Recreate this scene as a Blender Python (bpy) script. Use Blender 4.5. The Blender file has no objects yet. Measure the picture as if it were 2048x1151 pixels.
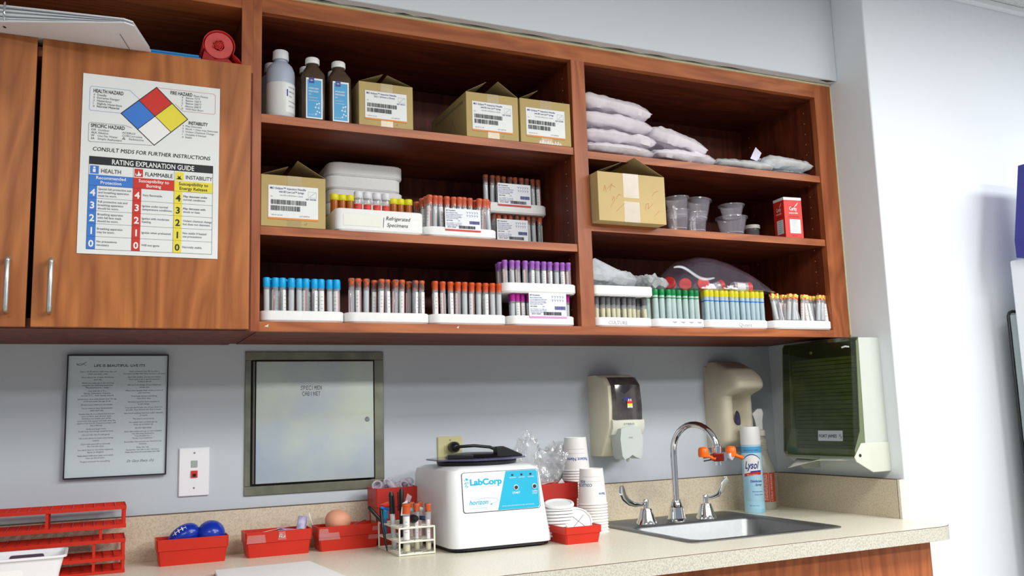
import bpy, bmesh, math, random
from mathutils import Vector, Matrix, noise
random.seed(7)
SC = bpy.context.scene
COL = SC.collection
# ------------------------------------------------------------------ camera
F_PX, CX, CY, CZ = 1798.244, 0.30685, -2.27982, 0.2995
YAW, PITCH, ROLL = 0.433842, 0.141703, -0.031391
_f = Vector((math.sin(YAW)*math.cos(PITCH), math.cos(YAW)*math.cos(PITCH), math.sin(PITCH)))
_r = Vector((math.cos(YAW), -math.sin(YAW), 0)); _u = _r.cross(_f)
_R = _r*math.cos(ROLL)+_u*math.sin(ROLL); _U = -_r*math.sin(ROLL)+_u*math.cos(ROLL)
cam_d = bpy.data.cameras.new('camera'); cam_d.sensor_width = 36; cam_d.lens = F_PX/2048*36
cam_d.clip_start = .05
cam = bpy.data.objects.new('camera', cam_d); COL.objects.link(cam)
M = Matrix((( _R.x,_U.x,-_f.x,CX),(_R.y,_U.y,-_f.y,CY),(_R.z,_U.z,-_f.z,CZ),(0,0,0,1)))
cam.matrix_world = M; SC.camera = cam
def P(u, v, ax, val):                     # a measured image point turned into a point of the place
    d = _f + _R*((u-1024)/F_PX) - _U*((v-575.5)/F_PX); i = 'xyz'.index(ax)
    return Vector((CX,CY,CZ)) + d*((val-(CX,CY,CZ)[i])/d[i])
# ------------------------------------------------------------------ light
SC.view_settings.view_transform = 'Standard'; SC.view_settings.look = 'None'
SC.view_settings.gamma = 1; SC.view_settings.exposure = -0.03
SC.view_settings.use_curve_mapping = False
SC.cycles.transparent_max_bounces = 24
world = bpy.data.worlds.new('world'); SC.world = world; world.use_nodes = True
world.node_tree.nodes['Background'].inputs[0].default_value = (.80,.88,1.0,1)
world.node_tree.nodes['Background'].inputs[1].default_value = 0.34
def area(name, loc, sx, sy, power, col=(1,1,1), rot=(0,0,0)):
    l = bpy.data.lights.new(name, 'AREA'); l.shape = 'RECTANGLE'; l.size = sx; l.size_y = sy; l.energy = power; l.color = col
    o = bpy.data.objects.new(name, l); COL.objects.link(o); o.location = loc; o.rotation_euler = rot; return o
area('ceiling_lamp', (1.5,-2.0,1.515), 1.2, .6, 36, (1,.98,.95))
area('ceiling_lamp', (3.1,-2.0,1.515), 1.2, .6, 50, (.98,.99,1))
area('ceiling_lamp', (-.4,-2.7,1.515), 1.2, .6, 30, (1,.97,.93))
area('ceiling_lamp', (2.7,-3.8,1.515), 1.2, .6, 120, (1,.99,.97))
# ------------------------------------------------------------------ materials
def lin(c): return tuple(((x/255)/12.92 if x/255 <= .04045 else ((x/255+.055)/1.055)**2.4) for x in c)+(1,)
_mats = {}
def _new(name):
    m = bpy.data.materials.new(name); m.use_nodes = True; nt = m.node_tree
    return m, nt, nt.nodes['Principled BSDF'], nt.nodes['Material Output']
def mat(name, c, rough=.45, metal=0, vary=.06, scale=12, spec=.5, bump=0, c2=None, trans=0, ior=1.45, coat=0, alpha=1, sharp=.15):
    if name in _mats: return _mats[name]
    m, nt, b, out = _new(name); N = nt.nodes; L = nt.links
    tc = N.new('ShaderNodeTexCoord'); nz = N.new('ShaderNodeTexNoise'); nz.inputs['Scale'].default_value = scale; nz.inputs['Detail'].default_value = 4
    L.new(tc.outputs['Object'], nz.inputs['Vector'])
    rp = N.new('ShaderNodeValToRGB'); a = lin(c)
    rp.color_ramp.elements[0].position = .5-sharp; rp.color_ramp.elements[1].position = .5+sharp
    lo = lin(c2) if c2 else tuple(x*(1-vary) for x in a[:3])+(1,)
    rp.color_ramp.elements[0].color = lo; rp.color_ramp.elements[1].color = a
    L.new(nz.outputs['Fac'], rp.inputs['Fac']); L.new(rp.outputs['Color'], b.inputs['Base Color'])
    b.inputs['Roughness'].default_value = rough; b.inputs['Metallic'].default_value = metal
    b.inputs['Specular IOR Level'].default_value = spec; b.inputs['Transmission Weight'].default_value = trans
    b.inputs['IOR'].default_value = ior; b.inputs['Coat Weight'].default_value = coat
    if alpha < 1: b.inputs['Alpha'].default_value = alpha
    if bump:
        bm = N.new('ShaderNodeBump'); bm.inputs['Strength'].default_value = bump; bm.inputs['Distance'].default_value = .002
        L.new(nz.outputs['Fac'], bm.inputs['Height']); L.new(bm.outputs['Normal'], b.inputs['Normal'])
    _mats[name] = m; return m
def clear(name, c, opacity=.3, rough=.12, gloss=.5, bump=0, scale=40, tint=None):
    """thin clear plastic: part of the light passes straight through, the rest meets a tinted glossy skin"""
    if name in _mats: return _mats[name]
    m, nt, b, out = _new(name); N = nt.nodes; L = nt.links
    b.inputs['Base Color'].default_value = lin(c); b.inputs['Roughness'].default_value = rough; b.inputs['Specular IOR Level'].default_value = gloss
    tr = N.new('ShaderNodeBsdfTransparent'); tr.inputs[0].default_value = lin(tint) if tint else (1,1,1,1); gl = N.new('ShaderNodeBsdfGlossy'); gl.inputs['Roughness'].default_value = rough
    lw = N.new('ShaderNodeLayerWeight'); lw.inputs['Blend'].default_value = .5
    pw = N.new('ShaderNodeMath'); pw.operation = 'POWER'; pw.inputs[1].default_value = 4; L.new(lw.outputs['Facing'], pw.inputs[0])
    fr = N.new('ShaderNodeMath'); fr.operation = 'MULTIPLY_ADD'; fr.inputs[1].default_value = .5; fr.inputs[2].default_value = .04; L.new(pw.outputs[0], fr.inputs[0])
    m1 = N.new('ShaderNodeMixShader'); m1.inputs[0].default_value = opacity
    tc = N.new('ShaderNodeTexCoord'); nz = N.new('ShaderNodeTexNoise'); nz.inputs['Scale'].default_value = scale
    L.new(tc.outputs['Object'], nz.inputs['Vector'])
    mr = N.new('ShaderNodeMapRange'); mr.inputs[3].default_value = opacity*.75; mr.inputs[4].default_value = min(1,opacity*1.25)
    L.new(nz.outputs['Fac'], mr.inputs[0]); L.new(mr.outputs[0], m1.inputs[0])
    m2 = N.new('ShaderNodeMixShader')
    L.new(tr.outputs[0], m1.inputs[1]); L.new(b.outputs[0], m1.inputs[2])
    L.new(fr.outputs[0], m2.inputs[0]); L.new(m1.outputs[0], m2.inputs[1]); L.new(gl.outputs[0], m2.inputs[2])
    L.new(m2.outputs[0], out.inputs['Surface'])
    if bump:
        bm = N.new('ShaderNodeBump'); bm.inputs['Strength'].default_value = bump; bm.inputs['Distance'].default_value = .004
        L.new(nz.outputs['Fac'], bm.inputs['Height'])
        for q in (b, gl): L.new(bm.outputs['Normal'], q.inputs['Normal'])
    _mats[name] = m; return m
def wood(name, axis='z', dark=(128,66,32), light=(186,112,62), scale=1.0, rough=.38):
    if name in _mats: return _mats[name]
    m, nt, b, out = _new(name); N = nt.nodes; L = nt.links
    tc = N.new('ShaderNodeTexCoord'); mp = N.new('ShaderNodeMapping')
    s = {'z':(7,7,1.1),'x':(1.1,7,7)}[axis]; mp.inputs['Scale'].default_value = tuple(q*scale for q in s)
    L.new(tc.outputs['Object'], mp.inputs['Vector'])
    n1 = N.new('ShaderNodeTexNoise'); n1.inputs['Scale'].default_value = 1.3; n1.inputs['Detail'].default_value = 3; n1.inputs['Distortion'].default_value = .6
    L.new(mp.outputs[0], n1.inputs['Vector'])
    ml = N.new('ShaderNodeMath'); ml.operation = 'MULTIPLY'; ml.inputs[1].default_value = 7; L.new(n1.outputs['Fac'], ml.inputs[0])
    fr = N.new('ShaderNodeMath'); fr.operation = 'PINGPONG'; fr.inputs[1].default_value = .5; L.new(ml.outputs[0], fr.inputs[0])
    mp2 = N.new('ShaderNodeMapping'); mp2.inputs['Scale'].default_value = tuple(q*scale for q in {'z':(90,90,3),'x':(3,90,90)}[axis])
    L.new(tc.outputs['Object'], mp2.inputs['Vector'])
    n2 = N.new('ShaderNodeTexNoise'); n2.inputs['Scale'].default_value = 1; n2.inputs['Detail'].default_value = 5; L.new(mp2.outputs[0], n2.inputs['Vector'])
    ad = N.new('ShaderNodeMath'); ad.operation = 'MULTIPLY_ADD'; ad.inputs[1].default_value = .9
    L.new(fr.outputs[0], ad.inputs[0])
    a2 = N.new('ShaderNodeMath'); a2.operation = 'MULTIPLY'; a2.inputs[1].default_value = .55; L.new(n2.outputs['Fac'], a2.inputs[0]); L.new(a2.outputs[0], ad.inputs[2])
    rp = N.new('ShaderNodeValToRGB'); rp.color_ramp.elements[0].position = .2; rp.color_ramp.elements[1].position = .8
    rp.color_ramp.elements[0].color = lin(dark); rp.color_ramp.elements[1].color = lin(light)
    L.new(ad.outputs[0], rp.inputs['Fac']); L.new(rp.outputs['Color'], b.inputs['Base Color'])
    b.inputs['Roughness'].default_value = rough; b.inputs['Specular IOR Level'].default_value = .35
    _mats[name] = m; return m
def speckle(name, base, spots, scale=350, rough=.4):
    m, nt, b, out = _new(name); N = nt.nodes; L = nt.links
    tc = N.new('ShaderNodeTexCoord')
    def nzr(sc, p0, p1):
        nz = N.new('ShaderNodeTexNoise'); nz.inputs['Scale'].default_value = sc; nz.inputs['Detail'].default_value = 3; L.new(tc.outputs['Object'], nz.inputs['Vector'])
        r = N.new('ShaderNodeMapRange'); r.inputs[1].default_value = p0; r.inputs[2].default_value = p1; L.new(nz.outputs['Fac'], r.inputs[0]); return r
    prev = None
    for c, sc, p0, p1 in spots:
        mx = N.new('ShaderNodeMix'); mx.data_type = 'RGBA'; r = nzr(sc, p0, p1); L.new(r.outputs[0], mx.inputs[0])
        if prev is None: mx.inputs[6].default_value = lin(base)
        else: L.new(prev.outputs[2], mx.inputs[6])
        mx.inputs[7].default_value = lin(c); prev = mx
    L.new(prev.outputs[2], b.inputs['Base Color']); b.inputs['Roughness'].default_value = rough
    _mats[name] = m; return m
# ------------------------------------------------------------------ mesh builder
class Frame:
    """a flat drawing area: origin o, x direction ux, y direction uy, lift direction n"""
    def __init__(s, o, ux, uy, n=None):
        s.o = Vector(o); s.ux = Vector(ux); s.uy = Vector(uy); s.n = Vector(n) if n else s.ux.cross(s.uy).normalized()
    def __call__(s, x, y, h=0): return s.o + s.ux*x + s.uy*y + s.n*h
class Cyl:
    """a drawing area wrapped on an upright cylinder; x is arc length"""
    def __init__(s, c, r, a0, z0=0): s.c = Vector(c); s.r = r; s.a0 = a0; s.z0 = z0
    def __call__(s, x, y, h=0):
        a = s.a0 + x/s.r; q = s.r+h
        return s.c + Vector((q*math.cos(a), q*math.sin(a), s.z0+y))
_tc = {}
def text_mesh(t, bold=0, shear=0, res=2, sp=1.0):
    k = (t, bold, shear, res, sp)
    if k in _tc: return _tc[k]
    if bold and 'M' in t:                 # the capital M does not take an outline offset: strike it twice instead
        v0, f0, w0 = text_mesh(t, 0, shear, res, sp); n = len(v0)
        _tc[k] = ([(q[0]+d, q[1], q[2]) for d in (-bold*.8, bold*.8) for q in v0], f0+[tuple(i+n for i in f) for f in f0], w0); return _tc[k]
    cu = bpy.data.curves.new('t', 'FONT'); cu.body = t; cu.offset = bold; cu.shear = shear; cu.resolution_u = res; cu.space_character = sp
    o = bpy.data.objects.new('t', cu); me = o.to_mesh()
    vs = [tuple(v.co) for v in me.vertices]; fs = [tuple(p.vertices) for p in me.polygons]
    o.to_mesh_clear(); bpy.data.objects.remove(o); bpy.data.curves.remove(cu)
    w = (min(v[0] for v in vs), max(v[0] for v in vs)) if vs else (0, 0)
    _tc[k] = (vs, fs, w); return _tc[k]
class MB:
    def __init__(s): s.v = []; s.f = []; s.m = []
    def add(s, vs, fs, m=0):
        n = len(s.v); s.v += [tuple(q) for q in vs]; s.f += [tuple(i+n for i in f) for f in fs]; s.m += [m]*len(fs); return s
    def box(s, x0, x1, y0, y1, z0, z1, m=0):
        return s.add([(x,y,z) for z in (z0,z1) for y in (y0,y1) for x in (x0,x1)], [(0,2,3,1),(4,5,7,6),(0,1,5,4),(2,6,7,3),(0,4,6,2),(1,3,7,5)], m)
    def obox(s, c, hx, hy, hz, rot=None, m=0):
        c = Vector(c); R = rot if rot is not None else Matrix.Identity(3)
        vs = [c + R @ Vector((x,y,z)) for z in (-hz,hz) for y in (-hy,hy) for x in (-hx,hx)]
        return s.add(vs, [(0,2,3,1),(4,5,7,6),(0,1,5,4),(2,6,7,3),(0,4,6,2),(1,3,7,5)], m)
    def loft(s, rings, m=0, cap=True, closed=True):
        n = len(rings[0]); vs = [p for r in rings for p in r]; fs = []
        for i in range(len(rings)-1):
            for j in range(n if closed else n-1):
                k = (j+1) % n; fs.append((i*n+j, i*n+k, (i+1)*n+k, (i+1)*n+j))
        if cap and closed: fs.append(tuple(range(n-1,-1,-1))); fs.append(tuple((len(rings)-1)*n+j for j in range(n)))
        return s.add(vs, fs, m)
    def lathe(s, prof, c=(0,0,0), seg=20, m=0, cap=True, R=None, sx=1, sy=1):
        c = Vector(c); rings = []
        for r, z in prof:
            ring = []
            for j in range(seg):
                a = 2*math.pi*j/seg; q = Vector((r*math.cos(a)*sx, r*math.sin(a)*sy, z))
                ring.append(c + (R @ q if R is not None else q))
            rings.append(ring)
        return s.loft(rings, m, cap)
    def tube(s, pts, r, seg=10, m=0, cap=True):
        pts = [Vector(p) for p in pts]; rings = []; n = len(pts)
        t0 = (pts[1]-pts[0]).normalized(); up = Vector((0,0,1)) if abs(t0.z) < .9 else Vector((0,1,0))
        a = t0.cross(up).normalized()
        for i, p in enumerate(pts):
            t = ((pts[min(i+1,n-1)]-pts[max(i-1,0)])).normalized()
            a = (a - t*a.dot(t)).normalized(); b = t.cross(a)
            rr = r[i] if isinstance(r,(list,tuple)) else r
            rings.append([p + a*(rr*math.cos(2*math.pi*j/seg)) + b*(rr*math.sin(2*math.pi*j/seg)) for j in range(seg)])
        return s.loft(rings, m, cap)
    def grid(s, fn, nu, nv, m=0):
        vs = [fn(i/nu, j/nv) for i in range(nu+1) for j in range(nv+1)]
        fs = [(i*(nv+1)+j, (i+1)*(nv+1)+j, (i+1)*(nv+1)+j+1, i*(nv+1)+j+1) for i in range(nu) for j in range(nv)]
        return s.add(vs, fs, m)
    def prism(s, pts, F, h0, h1, m=0):
        """2-D outline on frame F, from height h0 to h1"""
        a = [F(x,y,h0) for x,y in pts]; b = [F(x,y,h1) for x,y in pts]; return s.loft([a,b], m)
    def rect(s, F, x0, y0, x1, y1, m=0, h=0, nx=1):
        vs = []; fs = []
        for i in range(nx+1):
            x = x0+(x1-x0)*i/nx; vs += [F(x,y0,h), F(x,y1,h)]
        for i in range(nx): fs.append((2*i, 2*i+2, 2*i+3, 2*i+1))
        return s.add(vs, fs, m)
    def line(s, F, pts, w, m=0, h=0, close=False):
        q = list(pts)+([pts[0]] if close else [])
        for (x0,y0),(x1,y1) in zip(q[:-1], q[1:]):
            d = math.hypot(x1-x0,y1-y0) or 1; nx, ny = -(y1-y0)/d*w/2, (x1-x0)/d*w/2; ex, ey = (x1-x0)/d*w/2, (y1-y0)/d*w/2
            s.add([F(x0+nx-ex,y0+ny-ey,h),F(x0-nx-ex,y0-ny-ey,h),F(x1-nx+ex,y1-ny+ey,h),F(x1+nx+ex,y1+ny+ey,h)], [(0,1,2,3)], m)
        return s
    def text(s, F, t, x, y, size, m=0, h=0, align='l', bold=0, shear=0, sx=1.0, width=None, res=2, vert=False):
        vs, fs, w = text_mesh(t, bold, shear, res)
        if not vs: return s
        k = size*sx
        if width: k = width/max(1e-6, w[1]-w[0])
        off = {'l':-w[0], 'c':-(w[0]+w[1])/2, 'r':-w[1]}[align]
        out = []
        for q in vs:
            a, b = (q[0]+off)*k, q[1]*size
            if vert: a, b = -b, a
            out.append(F(x+a, y+b, h))
        return s.add(out, fs, m)
    def barcode(s, F, x0, y0, x1, y1, m=0, h=0, seed=1):
        r = random.Random(seed); x = x0; W = x1-x0
        while x < x1:
            w = W*r.choice((.008,.012,.02,.026)); 
            if x+w > x1: break
            s.rect(F, x, y0, x+w, y1, m, h); x += w + W*r.choice((.008,.012,.018))
        return s
    def build(s, name, mats, parent=None, smooth=None, bevel=0, loc=None, rotz=0, seg=2, sub=0, solid=0, label=None):
        me = bpy.data.meshes.new(name)
        me.from_pydata(s.v, [], s.f)
        if not isinstance(mats, (list, tuple)): mats = [mats]
        for q in mats: me.materials.append(q)
        me.polygons.foreach_set('material_index', s.m)
        me.validate()
        bm_ = bmesh.new(); bm_.from_mesh(me); bmesh.ops.recalc_face_normals(bm_, faces=bm_.faces); bm_.to_mesh(me); bm_.free(); me.update()
        if smooth:
            me.shade_smooth(); me.set_sharp_from_angle(angle=math.radians(smooth))
        o = bpy.data.objects.new(name, me); COL.objects.link(o)
        if parent: o.parent = parent
        if loc: o.location = loc
        if rotz: o.rotation_euler = (0,0,rotz)
        if solid: q = o.modifiers.new('s','SOLIDIFY'); q.thickness = solid; q.offset = 0
        if bevel: q = o.modifiers.new('b','BEVEL'); q.width = bevel; q.segments = seg; q.limit_method = 'ANGLE'; q.angle_limit = math.radians(40); 
        if bevel and not smooth: me.shade_smooth(); me.set_sharp_from_angle(angle=math.radians(35)); q.harden_normals = False
        if sub: q = o.modifiers.new('u','SUBSURF'); q.levels = sub; q.render_levels = sub
        if label: o['label'] = label
        return o
def tag(o, label, cat, group=None, kind=None):
    if label: o['label'] = label
    if cat: o['category'] = cat
    if group: o['group'] = group
    if kind: o['kind'] = kind
    return o
def thing(name, loc, label, cat, rotz=0, group=None):
    o = bpy.data.objects.new(name, None); COL.objects.link(o); o.location = loc; o.rotation_euler = (0,0,rotz); o.empty_display_size = .02
    return tag(o, label, cat, group)
def struct(o): o['kind'] = 'structure'; return o
def rrect(x0, x1, y0, y1, r, n=4):
    out = []
    for cx, cy, a0 in ((x1-r,y1-r,0),(x0+r,y1-r,90),(x0+r,y0+r,180),(x1-r,y0+r,270)):
        for i in range(n+1):
            a = math.radians(a0+90*i/n); out.append((cx+r*math.cos(a), cy+r*math.sin(a)))
    return out
def ring(x0, x1, y0, y1, z, r, n=4): return [(x,y,z) for x,y in rrect(x0,x1,y0,y1,r,n)]
def rotm(ax, deg): return Matrix.Rotation(math.radians(deg), 3, ax)
ORD = 'first second third fourth fifth sixth seventh eighth ninth tenth eleventh twelfth thirteenth fourteenth fifteenth sixteenth seventeenth eighteenth nineteenth twentieth twenty-first twenty-second twenty-third'.split()
# shared materials
white_pl = mat('white_plastic', (238,240,240), .4, vary=.02)
foam = mat('white_foam', (240,242,242), .75, vary=.03, scale=90, bump=.15)
paper = mat('paper', (236,240,240), .7, vary=.02)
ink = mat('ink', (38,40,46), .6); ink_grey = mat('grey_ink', (110,115,125), .6); ink_blue = mat('blue_ink', (40,60,150), .6)
ink_violet = mat('violet_ink', (95,95,165), .6)
pr_red = mat('print_red', (212,48,36), .5); pr_blue = mat('print_blue', (58,125,215), .5); pr_yel = mat('print_yellow', (240,226,66), .5)
pr_orange = mat('print_orange', (228,140,60), .5); pr_cyan = mat('print_cyan', (0,178,216), .4); pr_white = mat('print_white', (245,246,246), .5, vary=.01)
black_pl = mat('black_plastic', (22,22,25), .35); red_pl = mat('red_plastic', (208,42,20), .38, vary=.12, scale=8)
darkred_pl = mat('dark_red_plastic', (190,46,34), .4)
chrome = mat('chrome', (225,228,232), .06, 1, vary=.01)
steel = mat('brushed_steel', (178,180,182), .28, 1, vary=.08, scale=60)
card = mat('cardboard', (190,168,112), .8, vary=.1, scale=7)
card2 = mat('tan_cardboard', (206,182,128), .8, vary=.08, scale=7)
glass = clear('tube_glass', (225,230,236), .28, .08)
tape = clear('clear_tape', (235,235,240), .35, .25)
# ------------------------------------------------------------------ the room
wall_m = mat('wall_paint', (196,204,212), .6, vary=.03, scale=2)
wallw_m = mat('white_wall_paint', (232,238,244), .6, vary=.02, scale=2)
XE = 2.265
struct(MB().box(-1.8,XE,0,.12,-.915,1.53).build('wall_back', wall_m))
struct(MB().box(XE,4.8,-.497,.12,-.915,1.53).build('wall_right', wallw_m, bevel=.004))
struct(MB().box(-1.8,XE,-.3817,-.0005,1.2475,1.53).build('wall_upper', mat('soffit_paint', (214,222,228), .6, vary=.02, scale=2), bevel=.003))
struct(MB().box(-1.9,-1.8,-4.8,.12,-.915,1.53).build('wall_left', wall_m))
struct(MB().box(-1.9,4.8,-4.8,.12,-1.0,-.915).build('floor', speckle('floor_tile', (170,165,155), [((140,135,128),60,.5,.6)])))
struct(MB().box(-1.9,4.8,-4.8,.12,1.53,1.6).build('ceiling', mat('ceiling_tile', (225,226,224), .9, vary=.25, scale=160, bump=.6)))
struct(MB().box(XE,4.8,-.52,-.4972,1.512,1.5295).build('trim_1', white_pl, bevel=.002))
bead = MB(); n = 90
caulk = mat('old_caulk', (214,212,170), .6, vary=.12, scale=40)
vs = []
for i in range(n+1):
    x = .58+(XE-.002-.58)*i/n; t = .003+.0025*noise.noise(Vector((x*14,0,0)))
    vs += [(x,-.3495,1.2405),(x,-.3525-t*.4,1.2415),(x,-.3525-t*.4,1.2445+t*.4),(x,-.3500,1.2470)]
bead.loft([vs[i*4:i*4+4] for i in range(n+1)], cap=True)
struct(bead.build('trim_2', caulk))
bead = MB(); vs = []
for i in range(n+1):
    z = .5+.74*i/n; t = .0016+.0016*noise.noise(Vector((z*18,3,0)))
    vs += [(2.2628,-.3495,z),(2.2630-t*.3,-.3515-t*.4,z),(2.2650,-.3520-t,z),(2.2650,-.3495,z)]
bead.loft([vs[i*4:i*4+4] for i in range(n+1)])
struct(bead.build('trim_3', caulk))
gap = MB()
dk = mat('torn_gap', (60,62,60), .9)
r = random.Random(3); x = .62
while x < 1.95:
    w = r.uniform(.05,.16)
    gap.add([(x,-.3560,1.24738),(x+w*.5,-.3585-r.random()*.004,1.24738),(x+w,-.3560,1.24738),(x+w*.5,-.3540,1.24738)], [(0,1,2,3)]); x += w*1.02
gap.add([(2.20,-.372,1.24738),(2.235,-.379,1.24738),(2.262,-.378,1.24738),(2.24,-.365,1.24738)], [(0,1,2,3)])
struct(gap.build('trim_4', dk))

# ------------------------------------------------------------------ counter
top_m = speckle('counter_laminate', (236,232,214), [((222,216,196),220,.5,.62),((205,196,172),500,.6,.72)], rough=.32)
edge_m = speckle('counter_edge_laminate', (206,204,192), [((182,178,164),260,.46,.62),((156,148,134),620,.58,.68)], rough=.45)
spl_m = speckle('splash_laminate', (216,204,182), [((200,187,162),240,.46,.64),((172,156,130),620,.58,.68)], rough=.45)
seam_m = mat('brown_seam', (105,84,70), .7)
ct = thing('countertop', (.8,-.33,0), 'long cream laminate countertop with rounded outer corner holding the steel sink', 'countertop')
ctl = lambda *a: a
DC, CT = .6532, .033
def c_ring(z, g=0):
    pts = [(-1.0,-.0005),(-1.0,-DC+g),(2.200,-DC+g)]
    for i in range(1,8):
        a = math.radians(-90+90*i/8); pts.append((2.200+(.068-g)*math.cos(a), -DC+.068+(.068-g)*math.sin(a)))
    pts += [(2.268-g,-.4975),(2.2645,-.4975),(2.2645,-.0005)]
    return [(x,y,z) for x,y in pts]
# the slab is built as pieces round the sink cut-out
hx0, hx1, hy0, hy1 = 1.572, 1.992, -.512, -.10
b = MB()
slab = c_ring(0)
def slab_piece(poly, m):
    b.loft([[(x,y,-CT) for x,y in poly],[(x,y,0) for x,y in poly]], m)
slab_piece([(-1,-.0005),(-1,-DC),(hx0,-DC),(hx0,-.0005)], 0)
slab_piece([(hx0,hy1),(hx1,hy1),(hx1,-.0005),(hx0,-.0005)], 0)
slab_piece([(hx0,-DC),(hx1,-DC),(hx1,hy0),(hx0,hy0)], 0)
slab_piece([(hx1,-DC)]+[(q[0],q[1]) for q in slab[2:]]+[(hx1,-.0005)], 0)
b.build('slab', top_m, ct, loc=(-.8,.33,0))
b = MB()   # laminate edge strip, proud of the slab by half a millimetre, and the brown seam over it
e = [(x,y) for x,y,z in c_ring(0,0)][1:11]; e2 = [(x,y) for x,y,z in c_ring(0,-.0012)][1:11]
e[0] = (-1,-DC); e2[0] = (-1,-DC-.0012)
for z0, z1, m in ((-CT-.001,-.0016,0),(-.0016,-.0004,1)):
    for i in range(len(e)-1):
        vs = [(e[i][0],e[i][1],z0),(e[i+1][0],e[i+1][1],z0),(e2[i+1][0],e2[i+1][1],z0),(e2[i][0],e2[i][1],z0)]
        vs += [(x,y,z1) for x,y,_ in vs]; b.add(vs, [(0,1,2,3),(4,7,6,5),(0,4,5,1),(1,5,6,2),(2,6,7,3),(3,7,4,0)], m)
b.build('front_edge', [edge_m, seam_m], ct, smooth=30, loc=(-.8,.33,0), label='grey speckled front edge strip')
b = MB(); b.box(-1.0,2.2459,-.019,-.0005,.0002,.1016,0).box(-1.0,2.2459,-.0194,-.0008,.1010,.1021,1)
b.box(-1.0,2.2459,-.0205,-.019,.0002,.0022,2)
b.build('backsplash', [spl_m, seam_m, caulk], ct, loc=(-.8,.33,0), label='beige speckled splash strip')
b = MB(); b.box(2.246,2.2645,-.486,-.0005,.0002,.1016,0).box(2.2456,2.264,-.486,-.019,.1010,.1021,1).box(2.2456,2.2648,-.4875,-.4862,.0002,.1018,1).box(2.246,2.2647,-.4955,-.4875,.0002,.1016,2)
b.build('backsplash', [spl_m, seam_m, top_m], ct, loc=(-.8,.33,0), label='beige speckled side splash strip')

# ------------------------------------------------------------------ cabinets
wz = wood('cherry_wood', 'z', (142,74,40), (182,106,62)); wx = wood('cherry_wood_across', 'x', (142,74,40), (184,108,62))
wzd = wood('door_cherry_wood', 'z', (146,82,40), (190,118,62), .8)
wi = wood('shaded_cherry_wood', 'z', (78,30,16), (118,52,28), rough=.55); wix = wood('shaded_cherry_wood_across', 'x', (78,30,16), (118,52,28), rough=.55)  # same cherry with the shade inside the cabinets put into its colour
bc = thing('base_cabinet', (.6,-.3,-.915), 'dark cherry base cabinet under the speckled countertop', 'cabinet')
bb = MB(); bb.box(-1.6,1.618,-.30,-.281,.10,.8815).box(-1.6,1.618,.28,.299,.10,.8815).box(1.6,1.618,-.281,.28,.10,.8815).box(-1.6,1.6,-.281,.28,.10,.12); bb.build('body', wz, bc)
MB().box(-1.6,1.6,-.22,.29,0,.0995).build('toe_kick', black_pl, bc)
ouc = thing('open_wall_cabinet', (1.43,0,.4934), 'wide open cherry wall cabinet with shelves of boxes, tubes and bags', 'cabinet')
Z0, ZT = .4934, 1.2455; D = .3495
def ub(x0,x1,y0,y1,z0,z1,b=None,m=0):
    b = b or MB(); return b.box(x0-1.43,x1-1.43,y0,y1,z0-Z0,z1-Z0,m)
hole = mat('shelf_pin_hole', (176,140,112), .5)
def pins(x, s):
    for yy in (-.30,-.05):
        z = .56
        while z < 1.17:
            b.lathe([(.0019,0),(.0019,.0006)], (x-1.43,yy,z-Z0), 8, 1, R=rotm('Y',-90 if s<0 else 90)); z += .032
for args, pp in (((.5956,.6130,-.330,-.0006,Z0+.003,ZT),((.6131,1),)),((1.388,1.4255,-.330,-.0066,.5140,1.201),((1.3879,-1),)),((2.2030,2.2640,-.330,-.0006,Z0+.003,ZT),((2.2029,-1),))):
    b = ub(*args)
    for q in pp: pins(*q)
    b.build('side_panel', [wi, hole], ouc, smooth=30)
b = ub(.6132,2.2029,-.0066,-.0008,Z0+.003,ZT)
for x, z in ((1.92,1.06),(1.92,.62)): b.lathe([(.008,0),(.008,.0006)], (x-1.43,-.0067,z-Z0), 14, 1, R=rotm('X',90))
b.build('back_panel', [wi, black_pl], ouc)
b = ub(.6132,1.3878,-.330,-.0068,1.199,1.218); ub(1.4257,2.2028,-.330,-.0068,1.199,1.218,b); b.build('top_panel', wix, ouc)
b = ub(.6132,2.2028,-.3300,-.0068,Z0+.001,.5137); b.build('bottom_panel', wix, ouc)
b = MB(); ub(.5950,.6133,-D,-.3302,Z0,ZT,b); ub(1.3873,1.4263,-D,-.3302,.5139,1.2010,b); ub(2.2024,2.2645,-D,-.3302,Z0,ZT,b)
ub(.6134,2.2023,-D,-.3302,1.2011,ZT,b,1); ub(.6134,2.2023,-D,-.3302,Z0,.5138,b,1)
chip = mat('chipped_laminate', (224,214,200), .7)
for cx, cz, w in ((.628,.505,.009),(1.06,.5075,.006)): b.add([(cx-w/2-1.43,-D-.0003,cz-Z0-.002),(cx+w/3-1.43,-D-.0003,cz-Z0-.003),(cx+w/2-1.43,-D-.0003,cz-Z0+.003),(cx-1.43,-D-.0003,cz-Z0+.001)], [(0,1,2,3)], 2)
b.build('face_frame', [wz, wx, chip], ouc)
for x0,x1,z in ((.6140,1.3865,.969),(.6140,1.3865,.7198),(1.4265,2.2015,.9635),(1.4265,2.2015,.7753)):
    ub(x0,x1,-.346,-.3450,z-.0190,z,ub(x0,x1,-.3449,-.008,z-.0190,z),1).build('shelf', [wix, wx], ouc)  # board in the shade-darkened cherry, front strip in the plain tone
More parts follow.
